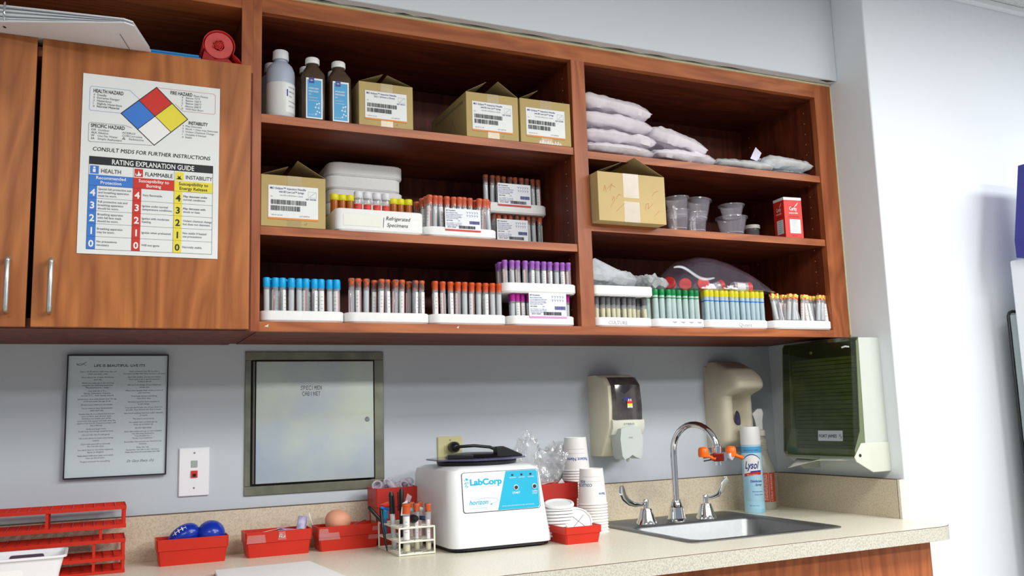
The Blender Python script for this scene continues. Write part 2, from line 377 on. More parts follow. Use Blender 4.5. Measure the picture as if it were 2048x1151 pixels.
# the closed unit beside it
lc = thing('wall_cabinet', (.2,0,.4934), 'cherry wall cabinet with two slab doors and an open cubby on top', 'cabinet')
def lb(x0,x1,y0,y1,z0,z1,b=None,m=0):
    b = b or MB(); return b.box(x0-.2,x1-.2,y0,y1,z0-Z0,z1-Z0,m)
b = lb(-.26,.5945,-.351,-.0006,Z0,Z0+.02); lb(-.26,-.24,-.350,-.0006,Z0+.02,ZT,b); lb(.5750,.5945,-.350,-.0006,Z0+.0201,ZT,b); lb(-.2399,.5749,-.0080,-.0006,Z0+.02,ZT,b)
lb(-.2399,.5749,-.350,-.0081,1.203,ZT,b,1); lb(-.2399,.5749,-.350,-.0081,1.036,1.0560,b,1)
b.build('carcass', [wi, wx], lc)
b = lb(.5705,.5946,-.3513,-.3501,1.056,ZT); b.build('stile', wz, lc)
for x0, x1, hx in ((.1890,.5885,.2205),(-.2150,.1800,.1485)):
    b = MB(); b.box(0,x1-x0,-.018,0,0,1.0664-Z0-.002); 
    d = b.build('door', wzd, lc, bevel=.0008, loc=(x0-.2,-.3515,.002))
    h = MB(); w = hx-x0; pts = [(w,-.0005,.033)]
    for i in range(6): a = math.radians(90*i/5); pts.append((w,-.022+.004-.0135*math.sin(a)+.0,.033+.011-.011*math.cos(a)) if False else (w,-.018-.008*math.sin(a), .033+.008*(1-math.cos(a))))
    pts += [(w,-.0285,.06),(w,-.0285,.11)]
    for i in range(6): a = math.radians(90*i/5); pts.append((w,-.018-.010*math.cos(a), .132+.008*math.sin(a)))
    pts.append((w,-.0005,.140))
    pts = [(w,-.0005,0.0)]+[(w,-.018-.008*math.sin(math.radians(q)), .008*(1-math.cos(math.radians(q)))) for q in range(0,91,15)]+[(w,-.027,.05),(w,-.026-.001,.098-.008)]+[(w,-.018-.008*math.cos(math.radians(q)), .090+.008*math.sin(math.radians(q))) for q in range(0,91,15)]+[(w,-.0005,.098)]
    h.tube([(x,y-.018,z+.028) for x,y,z in pts], .0048, 12)
    h.build('handle', mat('satin_metal', (200,202,200), .35, .9, vary=.1, scale=80), d, smooth=50, label='satin metal bar pull')
# ------------------------------------------------------------------ things on the walls
def front(x0, z_top, y, loc):            # drawing area facing the room: x to the east, y up, origin at (x0, z_top)
    return Frame((x0-loc[0], y-loc[1], z_top-loc[2]), (1,0,0), (0,0,1), (0,-1,0))
# hazard poster on the door
PX, PZ, PW, PH = .2630, 1.0045, .2615, .3655
t_loc = (PX+PW/2, -.3702, PZ-PH)
F = front(PX, PZ, -.3712, t_loc)
G = Frame(F.o, F.ux*PW, -F.uz*PH if hasattr(F,'uz') else -F.uy*PH, F.n)
def gx(u): return u*PW
def gy(v): return -v*PH
b = MB(); 
def sheet(u, v):
    x = u*PW; z = -v*PH; lift = .0006+.0022*max(0,v-.93)/.07*abs(math.sin(5*u+.5))*0+.0004*math.sin(6*u)*v
    return F(x, z, -lift*0)
b.rect(F, 0, -PH, PW, 0, 0, 0, nx=2); b.rect(F, 0, -PH, PW, 0, 0, -.0006)
H = .0002
def R_(u0,v0,u1,v1,m,h=H): b.rect(F, gx(u0), gy(v1), gx(u1), gy(v0), m, h)
def T_(t,u,v,s,m=1,h=.0006,**k): b.text(F, t, gx(u), gy(v), s, m, h, **k)
def L_(pts,w,m=1,h=.0005,close=False): b.line(F, [(gx(u),gy(v)) for u,v in pts], w, m, h, close)
# mats: 0 paper 1 ink 2 red 3 blue 4 yellow 5 white 6 grey ink
T,Lf,Rt,Bo,Ce = (.522,.035),(.272,.207),(.757,.203),(.515,.372),(.515,.205)
mid = lambda a,c: ((a[0]+c[0])/2,(a[1]+c[1])/2)
tl, tr, bl, br = mid(T,Lf), mid(T,Rt), mid(Lf,Bo), mid(Rt,Bo)
for q, m in (((T,tl,Ce,tr),2),((tl,Lf,bl,Ce),3),((tr,Ce,br,Rt),4),((Ce,bl,Bo,br),5)):
    b.add([F(gx(u),gy(v),H) for u,v in q], [(0,1,2,3)], m)
L_([T,Lf,Bo,Rt],.0016,close=True); L_([tl,br],.0012); L_([tr,bl],.0012)
L_([(.40,.115),(.33,.070),(.06,.070),(.05,.08),(.05,.20),(.06,.207),(.27,.207)],.0005,3)
L_([(.53,.036),(.95,.036),(.965,.045),(.965,.15),(.955,.157),(.72,.157),(.66,.12)],.0005,2)
L_([(.35,.285),(.31,.275),(.06,.275),(.05,.283),(.05,.375),(.06,.383),(.50,.374)],.0006,6)
T_('HEALTH HAZARD',.075,.103,.0105,bold=.014,width=.055)
for i,s in enumerate(('4','3','2','1','0')): T_(s,.075,.121+.0165*i,.0060,6)
for i,s in enumerate(('Deadly','Extreme Danger','Hazardous','Slightly Hazardous','Normal Material')): T_(s,.102,.121+.0165*i,.0062,6,bold=.005)
T_('FIRE HAZARD',.625,.066,.0105,bold=.014,width=.043); T_('Flash Points',.80,.066,.0060,6)
for i,s in enumerate(('4   Below 73°F','3   Below 100°F','2   Below 200°F','1   Above 200°F','0   Will Not Burn')): T_(s,.71,.082+.0165*i,.0060,6)
T_('INSTABILITY',.765,.232,.0100,bold=.02,width=.038)
for i,s in enumerate(('4  May Detonate','3  Shock + Heat may Detonate','2  Violent Chemical Change','1  Unstable if Heated','0  Stable')): T_(s,.72,.248+.0165*i,.0056,6)
T_('SPECIFIC HAZARD',.065,.301,.0105,bold=.014,width=.062)
for i,(a_,s) in enumerate((('OX','Oxidizer'),('ALK','Alkaline'),('W','Use No Water'),('SA','Simple Asphyxiant'))): T_(a_,.068,.319+.0165*i,.0060,6,bold=.01); T_(s,.115,.319+.0165*i,.0060,6)
for i,(a_,s) in enumerate((('ACID','Acid'),('COR','Corrosive'),('','Radioactive'))): T_(a_,.285,.322+.0165*i,.0060,6); T_(s,.335,.322+.0165*i,.0060,6)
for a_ in (0,120,240): 
    q = math.radians(a_+90); b.add([F(gx(.297),gy(.350),.0006),F(gx(.297)+.003*math.cos(q-.5),gy(.350)+.003*math.sin(q-.5),.0006),F(gx(.297)+.003*math.cos(q+.5),gy(.350)+.003*math.sin(q+.5),.0006)],[(0,1,2)],1)
T_('CONSULT MSDS FOR FURTHER INSTRUCTIONS',.085,.432,.0115,bold=.006,shear=.15,width=.222)
R_(.062,.464,.955,.508,1); T_('RATING EXPLANATION GUIDE',.22,.501,.0145,5,.0008,bold=.0145,width=.155)
cols = (.062,.372,.668,.955); cm = (3,2,4)
for k,(hd,s1,s2) in enumerate((('HEALTH','Recommended','Protection'),('FLAMMABLE','Susceptibility to','Burning'),('INSTABILITY','Susceptibility to','Energy Release'))):
    c0, c1 = cols[k], cols[k+1]; tm = 1 if k == 2 else 5
    R_(c0+.008,.515,c0+.068,.560,cm[k],.0004); T_(hd,c0+.085,.552,.0115,1,bold=.004,width=.036 if k==0 else .052)
    R_(c0,.565,c1,.625,cm[k],.0004); T_(s1,(c0+c1)/2,.589,.0090,tm,.0007,align='c',bold=.014); T_(s2,(c0+c1)/2,.615,.0090,tm,.0007,align='c',bold=.014)
    R_(c0,.625,c0+.060,.975,cm[k],.0004)
    for i,n_ in enumerate('43210'): T_(n_,c0+.031,.682+.070*i,.0190,tm,.0007,align='c',bold=.025)
# little pictures in the headings
b.lathe([(.0022,0),(.0022,.0001)], F(gx(.099),gy(.526),.0008), 10, 5, R=rotm('X',90)); b.rect(F,gx(.099)-.0025,gy(.552),gx(.099)+.0025,gy(.534),5,.0008)
b.add([F(gx(.408)+dx,gy(.555)+dy,.0008) for dx,dy in ((-.005,0),(-.006,.005),(-.002,.003),(0,.011),(.003,.004),(.006,.006),(.004,0))],[(0,1,2),(0,2,3),(0,3,4),(0,4,6),(4,5,6)],5)
b.add([F(gx(.704)+dx,gy(.556)+dy,.0008) for dx,dy in ((-.006,0),(-.002,.003),(-.003,.008),(0,.005),(.003,.008),(.002,.003),(.006,0))],[(0,1,6),(1,2,3),(3,4,5),(1,3,5),(1,5,6)],1)
rows = [.625+.070*i for i in range(6)]
for v_ in rows: L_([(.062,v_),(.955,v_)],.0004)
L_([(.062,.464),(.062,.975),(.955,.975),(.955,.464)],.0005,close=True)
for c_ in cols[1:3]: L_([(c_,.508),(c_,.975)],.0004)
cells = ((('Special full protective suit','and breathing apparatus','must be worn.'),('Full protective suit and','breathing apparatus','should be worn.'),('Breathing apparatus','with full face mask','should be worn.'),('Breathing apparatus','may be worn.'),('No precautions','necessary')),
 (('Very flammable.',),('Ignites under normal','temperature conditions.'),('Ignites with moderate','heating.'),('Ignites when preheated.',),('Will not ignite',)),
 (('May detonate under','normal conditions.'),('May detonate with','shock or heat.'),('Violent chemical change','but does not detonate.'),('Not stable if heated','use precautions.'),('Normally stable.',)))
for k in range(3):
    for i, ls in enumerate(cells[k]):
        y0 = rows[i]+.035-.009*(len(ls)-1)+.006
        for j, s in enumerate(ls): w_ = text_mesh(s,.008,0,2)[2]; T_(s, cols[k]+.070, y0+.0185*j, .0060, 6, bold=.008, width=min(.0600 if k < 2 else .0560, (w_[1]-w_[0])*.0058))
po = b.build('hazard_poster', [paper,ink,pr_red,pr_blue,pr_yel,pr_white,ink_grey]); 
po.location = t_loc; tag(po, 'white hazard rating poster with a four-coloured diamond taped to the cabinet door', 'poster')

# framed poem under the closed cabinet
fx0, fx1, fz0, fz1 = .2440, .4590, .1915, .4690
loc = ((fx0+fx1)/2, -.001, fz0)
fr = thing('picture_frame', loc, 'thin black framed page of printed sayings hanging on the wall', 'framed print')
b = MB(); w = .0028
for a0,a1,c0,c1 in ((fx0,fx1,fz0,fz0+w),(fx0,fx1,fz1-w,fz1),(fx0,fx0+w,fz0+w,fz1-w),(fx1-w,fx1,fz0+w,fz1-w)): b.box(a0-loc[0],a1-loc[0],-.013,.0005,c0-fz0,c1-fz0)
b.build('frame', mat('frame_black', (28,24,38), .3), fr, bevel=.0006)
F = front(fx0, fz1, -.0095, loc); b = MB(); FW, FH = fx1-fx0, fz1-fz0
b.rect(F, .002, -FH+.002, FW-.002, -.002, 0, 0)
T = lambda t,x,y,s,m=1,**k: b.text(F,t,x*FW,-y*FH,s,m,.0003,**k)
T('LIFE IS BEAUTIFUL: LIVE IT!!',.51,.100,.0080,align='c',bold=.02,width=.108)
b.line(F,[(.09*FW+.004*i,-(.075+.012*math.sin(i*.9))*FH) for i in range(6)],.0012,2,.0003); b.line(F,[(.09*FW+.004*i,-(.085-.012*math.sin(i*.7))*FH) for i in range(6)],.0008,2,.0003)
lc_ = [('Take a 10-30 minute walk every day and','while you walk, smile.'),('Sit in silence for at least 10 minutes','each day.'),('When you wake up in the morning','complete the following statement,','"My purpose is to... today."'),('Live with the 3 E\'s...','Energy, Enthusiasm, Empathy,','and the 3 F\'s... Faith, Family, Friends'),('Spend more time with people over the age','of 70 and under the age of six.'),('Dream more while you are awake.',),('Try to make at least three people','smile each day.'),
 ('Realize that life is a school and you are','here to learn, pass all your tests.','Problems are simply part of the','curriculum that appear and fade away like','algebra class but the lessons you learn will','last a lifetime.'),('Smile and laugh more.','It will keep the energy vampires away.'),('Life isn\'t fair, but it\'s still good.',),('Life is too short to waste time hating','anyone.'),('Don\'t take yourself so seriously.','No one else does.'),('You don\'t have to win every argument.','Agree to disagree.'),('Make peace with your past, so it won\'t','mess up the present.'),('Forgive everyone for everything.',)]
rc_ = [('Don\'t compare your life to others\'.','You have no idea what their journey is all about.'),('Burn the candles, use the nice sheets.','Don\'t save it for a special occasion.','Today is special.'),('No one is in charge of your happiness','except you.'),('What other people think of you is none of','your business.'),('Time heals almost everything.','Give time, time.'),('However good or bad a situation is,','it will change.'),('Your job won\'t take care of you when you','are sick. Your friends will. Stay in touch.'),('Get rid of anything that isn\'t useful, beautiful','or joyful.'),('The best is yet to come.',),('No matter how you feel, get up,','dress up and show up.'),('Do the right thing!',),('Each night before you go to bed complete','the following statements:','"I am thankful for..."','"Today I accomplished..."'),('Remember that you are too blessed to be','stressed.'),('Enjoy the ride.','Remember that this is not a fast pass.','Make the most of it and enjoy the ride.')]
for cx, blocks, step in ((.30,lc_,.0187),(.76,rc_,.0188)):
    y = .145
    for bl_ in blocks:
        for s in bl_: T(s, cx, y, .0047, 2, align='c', bold=.004); y += step
        y += .0092
T('Dr Gary Shary, D.J.',.74,.885,.0075,1,align='c',shear=.5)
b.build('printed_page', [mat('page', (206,220,226), .6, vary=.03, scale=5), ink, mat('soft_ink', (92,98,108), .6)], fr)
MB().rect(front(fx0,fz1,-.0122,loc), .002, -FH+.002, FW-.002, -.002).build('glass', clear('picture_glass', (220,230,235), .06, .04), fr)

# telephone jack plate
loc = (.521,-.0002,.1365); pl = thing('phone_jack_plate', loc, 'white wall plate with one grey and one red socket', 'wall plate')
b = MB(); b.loft([[(x,y_,z) for x,z in rrect(-w,w,.0575-h,.0575+h,.003)] for w,h,y_ in ((.0345,.0565,0),(.0345,.0565,-.003),(.0325,.0545,-.0055))])
b.build('plate', mat('plate_white', (242,243,248), .35, vary=.01), pl, smooth=40)
MB().box(-.0068,.0072,-.0075,-.0054,.068,.0835).build('grey_socket', mat('socket_grey', (165,178,172), .4), pl, bevel=.0004)
b = MB(); b.box(-.0070,.0075,-.0085,-.0054,.044,.0600,0); b.box(-.0035,.004,-.0087,-.0084,.046,.053,1); b.build('red_socket', [pr_red, black_pl], pl)
for z in (.020,.101): MB().lathe([(.0025,0),(.0018,.0008)], (.0,-.0054,z), 10, R=rotm('X',90)).build('screw', mat('screw_grey', (150,150,155), .4, .6), pl, smooth=50)

# steel specimen pass-through cabinet
loc = (.81,-.0003,.1300); sc = thing('specimen_cabinet', loc, 'square brushed steel specimen cabinet set in the wall with a locking door', 'specimen cabinet')
frm = mat('frame_steel', (150,152,132), .33, .9, vary=.35, scale=14)
x0,x1,z0,z1 = .6355,.9840,.1300,.4770; ix0,ix1,iz0,iz1 = .6500,.9590,.1520,.4560
def flat_ring(b, xo0,xo1,zo0,zo1, xi0,xi1,zi0,zi1, ya, yb, m=0):
    for a0,a1,c0,c1 in ((xo0,xo1,zo0,zi0),(xo0,xo1,zi1,zo1),(xo0,xi0,zi0,zi1),(xi1,xo1,zi0,zi1)): b.box(a0-loc[0],a1-loc[0],ya,yb,c0-loc[2],c1-loc[2],m)
b = MB(); flat_ring(b,x0,x1,z0,z1,ix0,ix1,iz0,iz1,-.0045,0); b.build('frame', frm, sc, bevel=.001)
MB().box(ix0-loc[0],ix1-loc[0],-.002,0,iz0-loc[2],iz1-loc[2]).build('recess', mat('recess_dark', (20,18,18), .6), sc)
door_st = mat('door_steel', (212,218,190), .42, 1, c2=(166,180,204), scale=3.2)
b = MB(); b.box(.6600-loc[0],.9545-loc[0],-.014,-.0025,.1570-loc[2],.4525-loc[2]); d = b.build('door', door_st, sc, bevel=.001)
dots = MB(); F = Frame((.768-loc[0],-.0141,.3895-loc[2]), (1,0,0), (0,0,1), (0,-1,0))
font = {'S':"0111/1000/0110/0001/1110",'P':"1110/1001/1110/1000/1000",'E':"1111/1000/1110/1000/1111",'C':"0111/1000/1000/1000/0111",'I':"0100/0100/0100/0100/0100",'M':"1001/1111/1111/1001/1001",'N':"1001/1101/1101/1011/1001",'A':"0110/1001/1111/1001/1001",'B':"1110/1001/1110/1001/1110",'T':"1110/0100/0100/0100/0100"}
for line, (t, xo) in enumerate((('SPECIMEN',0),('CABINET',.004))):
    for i, ch in enumerate(t):
        for rr, row in enumerate(font[ch].split('/')):
            for cc, bit in enumerate(row):
                if bit == '1': dots.add([F(xo+i*.0068+cc*.0014+dx, -line*.0145-rr*.0021+dz, .0004) for dx,dz in ((0,0),(.0011,0),(.0011,.0015),(0,.0015))], [(0,1,2,3)])
dots.build('stencil_lettering', mat('punched_holes', (92,62,60), .6), d)
MB().lathe([(.006,0),(.006,.002),(.0045,.004),(.001,.004)], (.9375-loc[0],-.0141,.3045-loc[2]), 20, R=rotm('X',90)).build('lock', chrome, d, smooth=40)
MB().tube([(.6555-loc[0],-.010,.158-loc[2]),(.6555-loc[0],-.010,.452-loc[2])], .0032, 10).build('hinge', mat('hinge_steel', (120,112,110), .35, .9), sc, smooth=50)

# socket outlet, plug and cord
loc = (1.165,-.0002,.1370); ou = thing('wall_outlet', loc, 'ivory wall outlet plate with a black plug in it behind the centrifuge', 'outlet')
ivory = mat('ivory_plastic', (206,200,150), .4); b = MB()
b.loft([[(x,y_,z) for x,z in rrect(-w,w,.0575-h,.0575+h,.003)] for w,h,y_ in ((.035,.0575,0),(.035,.0575,-.003),(.0325,.055,-.0055))]); b.box(-.0165,.0165,-.0070,-.005,.030,.092)
b.build('plate', ivory, ou, bevel=.0008); MB().lathe([(.0022,0),(.0016,.0007)], (0,-.0056,.1055), 10, R=rotm('X',90)).build('screw', mat('screw_grey', (150,150,155), .4, .6), ou)
b = MB(); b.lathe([(.010,0),(.0145,.006),(.0145,.022),(.010,.030),(.006,.034)], (1.170,-.0075,.2240), 18, R=rotm('X',90))
b.tube([(1.170,-.040,.2240),(1.180,-.048,.2255),(1.215,-.052,.2265),(1.26,-.05,.221),(1.300,-.045,.205),(1.318,-.042,.18),(1.322,-.042,.12),(1.322,-.042,.030),(1.315,-.050,.006)], .0042, 10)
tag(b.build('power_cord', black_pl, smooth=50, ), 'black plug and cord running from the ivory outlet behind the centrifuge', 'power cord')

# soap dispenser with smoked window
beige = mat('beige_plastic', (218,214,190), .4, vary=.03); beige2 = mat('grey_lever', (200,210,206), .4)
loc = (1.6500,-.0003,.1790); sd = thing('soap_dispenser', loc, 'beige soap dispenser with smoked window and grey push lever', 'soap dispenser')
def prof_loft(b, prof, xs, m=0, bulge=0):
    """side outline (y,z) swept over x positions with a factor on depth: xs = [(x, depth factor, z shift)]"""
    b.loft([[(x, y*k, z) for y,z in prof] for x,k in xs], m)
W = .0560
pb = [(0,.002),(0,.2280),(-.050,.2285),(-.086,.2180),(-.104,.196),(-.108,.140),(-.104,.085),(-.086,.050),(-.070,.012),(-.060,.002)]
b = MB(); prof_loft(b, pb, [(-W,.93),(-W+.004,1),(0,1.0),(W-.004,1),(W,.93)]); b.build('body', beige, sd, smooth=35)
pw = [(-.060,.2235),(-.090,.2200),(-.113,.198),(-.121,.140),(-.119,.088),(-.098,.088),(-.104,.196),(-.060,.2180)]
b = MB(); prof_loft(b, pw, [(-.042,.93),(-.034,1),(0,1.03),(.036,1),(.050,.95),(.0575,.86)]); b.build('window', clear('smoked_window', (50,44,58), .72, .1), sd, smooth=35)
b = MB(); prof_loft(b, [(-.070,.048),(-.090,.055),(-.112,.062),(-.124,.080),(-.124,.100),(-.108,.106),(-.090,.100)], [(-.046,.92),(-.030,1),(0,1.03),(.030,1),(.0565,.92)]); b.build('collar', mat('pale_collar', (226,228,212), .4), sd, smooth=35)
b = MB(); b.loft([[(x*q,y_,z) for x,z in ((-.034,.078),(-.038,.050),(-.034,.004),(-.026,-.006),(-.012,-.001),(0,.006),(.012,-.001),(.026,-.006),(.034,.004),(.038,.050),(.030,.080),(0,.086))] for q,y_ in ((.96,-.086),(1,-.090),(1,-.126),(.95,-.134))])
b.build('push_lever', beige2, sd, smooth=35)
MB().lathe([(.004,0),(.004,.016),(.002,.016)], (0,-.108,-.013), 10).build('nozzle', beige2, sd, smooth=40)
F = Frame((-.020,-.1292,.0875), (1,0,0), (0,0,1), (0,-1,0)); b = MB(); b.text(F,'STERIS',0,0,.0075,0,0,bold=0,width=.034,res=3)
for i in range(4): b.rect(F,.012,-.0045-.0022*i,.022,-.0033-.0022*i,1)
b.text(F,'PUSH',.017,-.036,.005,0,.0060,align='c'); b.build('logo_text', [ink_grey, ink_violet], sd)
F = Frame((-.004,-.1262,.138), (1,0,0), (0,0,1), (0,-1,0)); b = MB(); b.rect(F,-.011,.016,.011,.024,0,-.0001); b.rect(F,0,.006,.0165,.018,1,.0001); b.rect(F,0,.0,.0165,.008,2,.0002); b.rect(F,0,-.004,.0165,.001,3,.0003)
b.rect(F,.0035,.0145,.0065,.021,3,.0004); b.rect(F,.010,.0145,.013,.021,3,.0004); b.text(F,'WARNING',.0015,-.0035,.0028,0,.0006,width=.0135)
b.build('warning_sticker', [mat('sticker_blue', (38,48,140), .4), pr_red, pr_yel, pr_white], sd)

# moulded beige hand dispenser
loc = (2.068,-.0003,.1870); hd = thing('hand_sanitizer_dispenser', loc, 'tan moulded touch-free dispenser with hooded nose beside the faucet', 'dispenser')
tan = mat('tan_plastic', (206,198,176), .42, vary=.03); W, Hh = .066, .258
def hands(u, v):
    # u across the face (0..1), v height; depth shaped as hood over a scooped bay
    z = Hh*v; s = 2*u-1
    top = max(0, (v-.60)/.40)
    wd = W*(1-.28*max(0,(v-.72)/.28)**2) ; x = wd*(abs(s)**.62)*(1 if s>0 else -1)
    edge = (1-abs(s)**4)
    base = .082 if v < .60 else .082+.062*math.sin(min(1,(v-.60)/.10)*math.pi/2)
    if v > .72: base = .144*(1-((v-.72)/.28)**2*.72)
    if v < .10: base *= (.62+.38*math.sin(v/.10*math.pi/2))
    sc_ = .050*math.exp(-((x-.012)/.024)**2)*max(0,min(1,(.66-v)/.08))*max(0,min(1,(v-.16)/.16))
    return (x, -(base*max(0,edge)**.38)+sc_*edge, z)
b = MB(); b.grid(hands, 40, 44); b.build('housing', tan, hd, smooth=60)
MB().box(-.064,.064,-.004,0,.0,.245).build('back_plate', tan, hd, bevel=.0015)
b = MB(); b.lathe([(0,0),(.6,.003),(.95,.0028),(1,0)], (.012,-.052,.078), 24, R=rotm('X',90)@Matrix.Diagonal((.010,.031,1)).to_3x3()); b.build('indicator_window', mat('violet_window', (70,62,92), .35), hd, smooth=50)
b = MB(); b.box(.0,.0022,-.0785,-.0765,.012,.016).box(.0,.0022,-.0785,-.0765,.018,.0195); b.build('key_slot', ink, hd)

# folded paper towel dispenser on the side wall (faces west)
loc = (2.2648,-.3180,.1220); pt = thing('paper_towel_dispenser', loc, 'smoked-front paper towel dispenser on the side wall beside the sink', 'paper towel dispenser')
Y0, Y1 = -.1330, .1330     # near and far edges
hous = mat('dispenser_grey', (196,202,194), .4, vary=.02)
pf = [(0,.0),(0,.3620),(-.075,.3615),(-.085,.352),(-.098,.110),(-.122,.060),(-.120,.040),(-.060,.0)]
for ya, yb in ((Y0,Y0+.004),(Y1-.004,Y1)):
    b = MB(); b.loft([[(x,yy,z) for x,z in pf] for yy in (ya,yb)]); b.build('side_cheek', hous, pt, bevel=.001)
b = MB(); b.loft([[(x,yy,z) for x,z in ((0,0),(0,.078),(-.100,.078),(-.128,.042),(-.122,.030),(-.066,0))] for yy in (Y0-.0035,Y0-.0002)]); b.build('hinge_bracket', mat('bracket_white', (208,212,198), .4), pt, bevel=.0015)
MB().lathe([(.0045,0),(.004,.0012)], (-.108,Y0-.0036,.046), 14, R=rotm('X',90)).build('screw', ink, pt)
b = MB(); b.box(-.004,0,Y0+.0041,Y1-.0041,.03,.3612).box(-.078,-.004,Y0+.0041,Y1-.0041,.3590,.3612); b.build('back_housing', hous, pt)
smoke = clear('smoked_cover', (16,24,18), .13, .06, tint=(205,212,188))
b = MB()
for ya, yb in ((Y0-.002,Y1+.002),):
    o = [(-.078,.3630),(-.098,.3632),(-.1065,.352),(-.1285,.052),(-.122,.044)]; i_ = [(-.119,.049),(-.1245,.056),(-.1035,.350),(-.097,.3600),(-.078,.3600)]
    b.loft([[(x,yy,z) for x,z in o+i_] for yy in (ya,yb)])
for yy in (Y0-.0020,Y1-.0005): b.loft([[(x,y_,z) for x,z in ((-.078,.3600),(-.097,.3600),(-.1035,.350),(-.1245,.056),(-.119,.049),(-.085,.060),(-.078,.352))] for y_ in (yy,yy+.0025)])
cv = b.build('cover', smoke, pt, smooth=30, label='dark smoked translucent cover')
tilt = Vector((-.022,0,-.300)).normalized()
F = Frame((-.1257,-.0100,.084), (0,-1,0), (-tilt)); F.n = Vector((-1,0,.07)).normalized()
b = MB(); b.rect(F,-.004,0,.088,.0280,0,.0008); b.text(F,'FORT JAMES',.0005,.009,.0125,1,.0012,bold=.01,width=.066)
b.text(F,'X',.073,.012,.0105,1,.0012,shear=.3); b.text(F,'X',.078,.006,.0105,1,.0012,shear=.3)
b.build('name_plate', [mat('plate_silver', (190,196,204), .35, .3), ink], cv)
b = MB(); b.lathe([(.005,0),(.004,.002)], (-.1050,.020,.3300), 14, R=rotm('Y',-90)); b.build('lock', mat('brass', (210,190,140), .3, .8), cv)
b = MB(); b.tube([(-.1072,-.103,.336),(-.1075,-.115,.338),(-.1065,-.128,.336)], .0025, 8); b.build('paint_mark', pr_white, cv)
MB().box(-.128,-.085,Y0+.006,Y1-.006,.0385,.0430).build('bottom_lip', mat('lip_grey', (120,130,118), .35), pt, bevel=.001)
r = random.Random(5); b = MB(); z = .060
while z < .305:
    h = r.uniform(.009,.013); dx = r.uniform(-.002,.002); b.loft([ring(-.088+dx,-.010,Y0+.012,Y1-.010+dx,z+q,.006,2) for q in (0,h*.85)]); z += h
tw = b.build('folded_towels', mat('olive_towel', (196,204,136), .85, vary=.2, scale=30), smooth=30); tw.location = loc
tag(tw, 'stack of folded towels inside the smoked dispenser', 'paper towels', kind='stuff')
def tw_f(u, v):
    y = Y1-.02-(.205)*u; x = -.120+.020*v; z = .0355-.004*v
    drop = .030*max(0,1-u*1.6)
    return (x-.018*(1-v), y, z-drop*(1-v)-.002*math.sin(u*3))
b = MB(); b.grid(tw_f, 14, 5); ht = b.build('hanging_towel', mat('cream_towel', (232,234,222), .8), smooth=60, solid=.0008); ht.location = loc
tag(ht, 'cream paper towel corner hanging out of the smoked dispenser', 'paper towel')

# refrigerator standing by the white wall, with a blue box on top
FX = P(2018,520,'y',-.58).x; FZ = P(2018,521,'y',-.58).z
loc = (FX,-.58,-.9148); rf = thing('refrigerator', loc, 'white refrigerator with black rear coil standing by the white wall', 'refrigerator')
hz = FZ+.9148; b = MB(); b.box(0,.62,-.60,0,.03,hz); b.build('body', mat('fridge_white', (235,240,246), .3, vary=.01), rf, bevel=.006)
MB().box(.0,.62,-.66,-.604,.06,hz-.002).build('door', mat('fridge_white', (235,240,246), .3), rf, bevel=.006)
for fx_ in (.05,.56): MB().lathe([(.02,0),(.016,.03)], (fx_,-.08,0), 12).build('foot', black_pl, rf)
b = MB(); cb = mat('coil_black', (26,28,32), .4)
def cpt(x, z): return (x, .030, z)
top = P(2014,622,'y',-.55).z+.9148; xl = .012
b.tube([cpt(.30,top),cpt(.03,top),cpt(xl+.006,top-.004),cpt(xl,top-.014),cpt(xl-.002,.2)], .0045, 8)
z = top-.05
while z > .3:
    pts = [cpt(.55,z)]+[cpt(xl+.030-.022*math.sin(math.radians(a)), z-.022+.022*math.cos(math.radians(a))) for a in range(0,181,20)]+[cpt(.55,z-.044)]
    b.tube(pts, .0035, 8); z -= .075
b.build('condenser_coil', cb, rf, smooth=50)
MB().box(.012,.55,.002,.024,.25,top-.012).build('condenser_panel', mat('panel_grey', (150,162,166), .5), rf)
bx = P(2028,470,'y',-.62)
loc = (bx.x+.11,-.72,FZ+.0004); b = MB(); hb = P(2040,400,'y',-.62).z-FZ
b.loft([[(x,y,z) for x,y in ((-.11,-.10),(.13,-.10),(.13,.10),(-.11,.10))] for z in (0,hb*.30)]); b.loft([[(-.11,-.1,hb*.30),(.13,-.1,hb*.30),(.13,.1,hb*.30),(-.11,.1,hb*.30)],[(-.06,-.1,hb*1.6),(.10,-.1,hb*1.6),(.10,.1,hb*1.6),(-.06,.1,hb*1.6)]])
bb = b.build('blue_box', mat('royal_blue_card', (52,52,140), .6)); bb.location = loc; tag(bb, 'dark blue box with sloping sides on top of the refrigerator', 'box')
# ------------------------------------------------------------------ sink and tap
loc = (1.78,-.295,.0002); sk = thing('sink', loc, 'drop-in stainless steel sink in the countertop', 'sink')
sx0,sx1,sy0,sy1 = -.230,.230,-.236,.237; bx0,bx1,by0,by1 = -.196,.200,-.208,.085
rings = [ring(sx0,sx1,sy0,sy1,.0,.022,5), ring(sx0,sx1,sy0,sy1,.0025,.022,5), ring(sx0+.006,sx1-.006,sy0+.006,sy1-.006,.0045,.020,5), ring(sx0+.014,sx1-.014,sy0+.014,sy1-.014,.0022,.016,5)]
rings += [ring(bx0-.006,bx1+.006,by0-.006,by1+.006,.0022,.038,5), ring(bx0,bx1,by0,by1,-.004,.036,5), ring(bx0+.006,bx1-.006,by0+.006,by1-.006,-.12,.034,5), ring(bx0+.02,bx1-.02,by0+.02,by1-.02,-.142,.03,5), ring(-.02,.04,-.08,-.02,-.148,.028,5)]
b = MB(); b.loft(rings, cap=False); b.add(rings[-1],[tuple(range(len(rings[-1])))])
b.build('basin', mat('sink_steel', (146,148,149), .46, 1, vary=.05, scale=90), sk, smooth=45)
MB().lathe([(.028,0),(.026,.002),(.012,.002),(.010,0)], (.01,-.05,-.1478), 20).build('drain', chrome, sk, smooth=40)
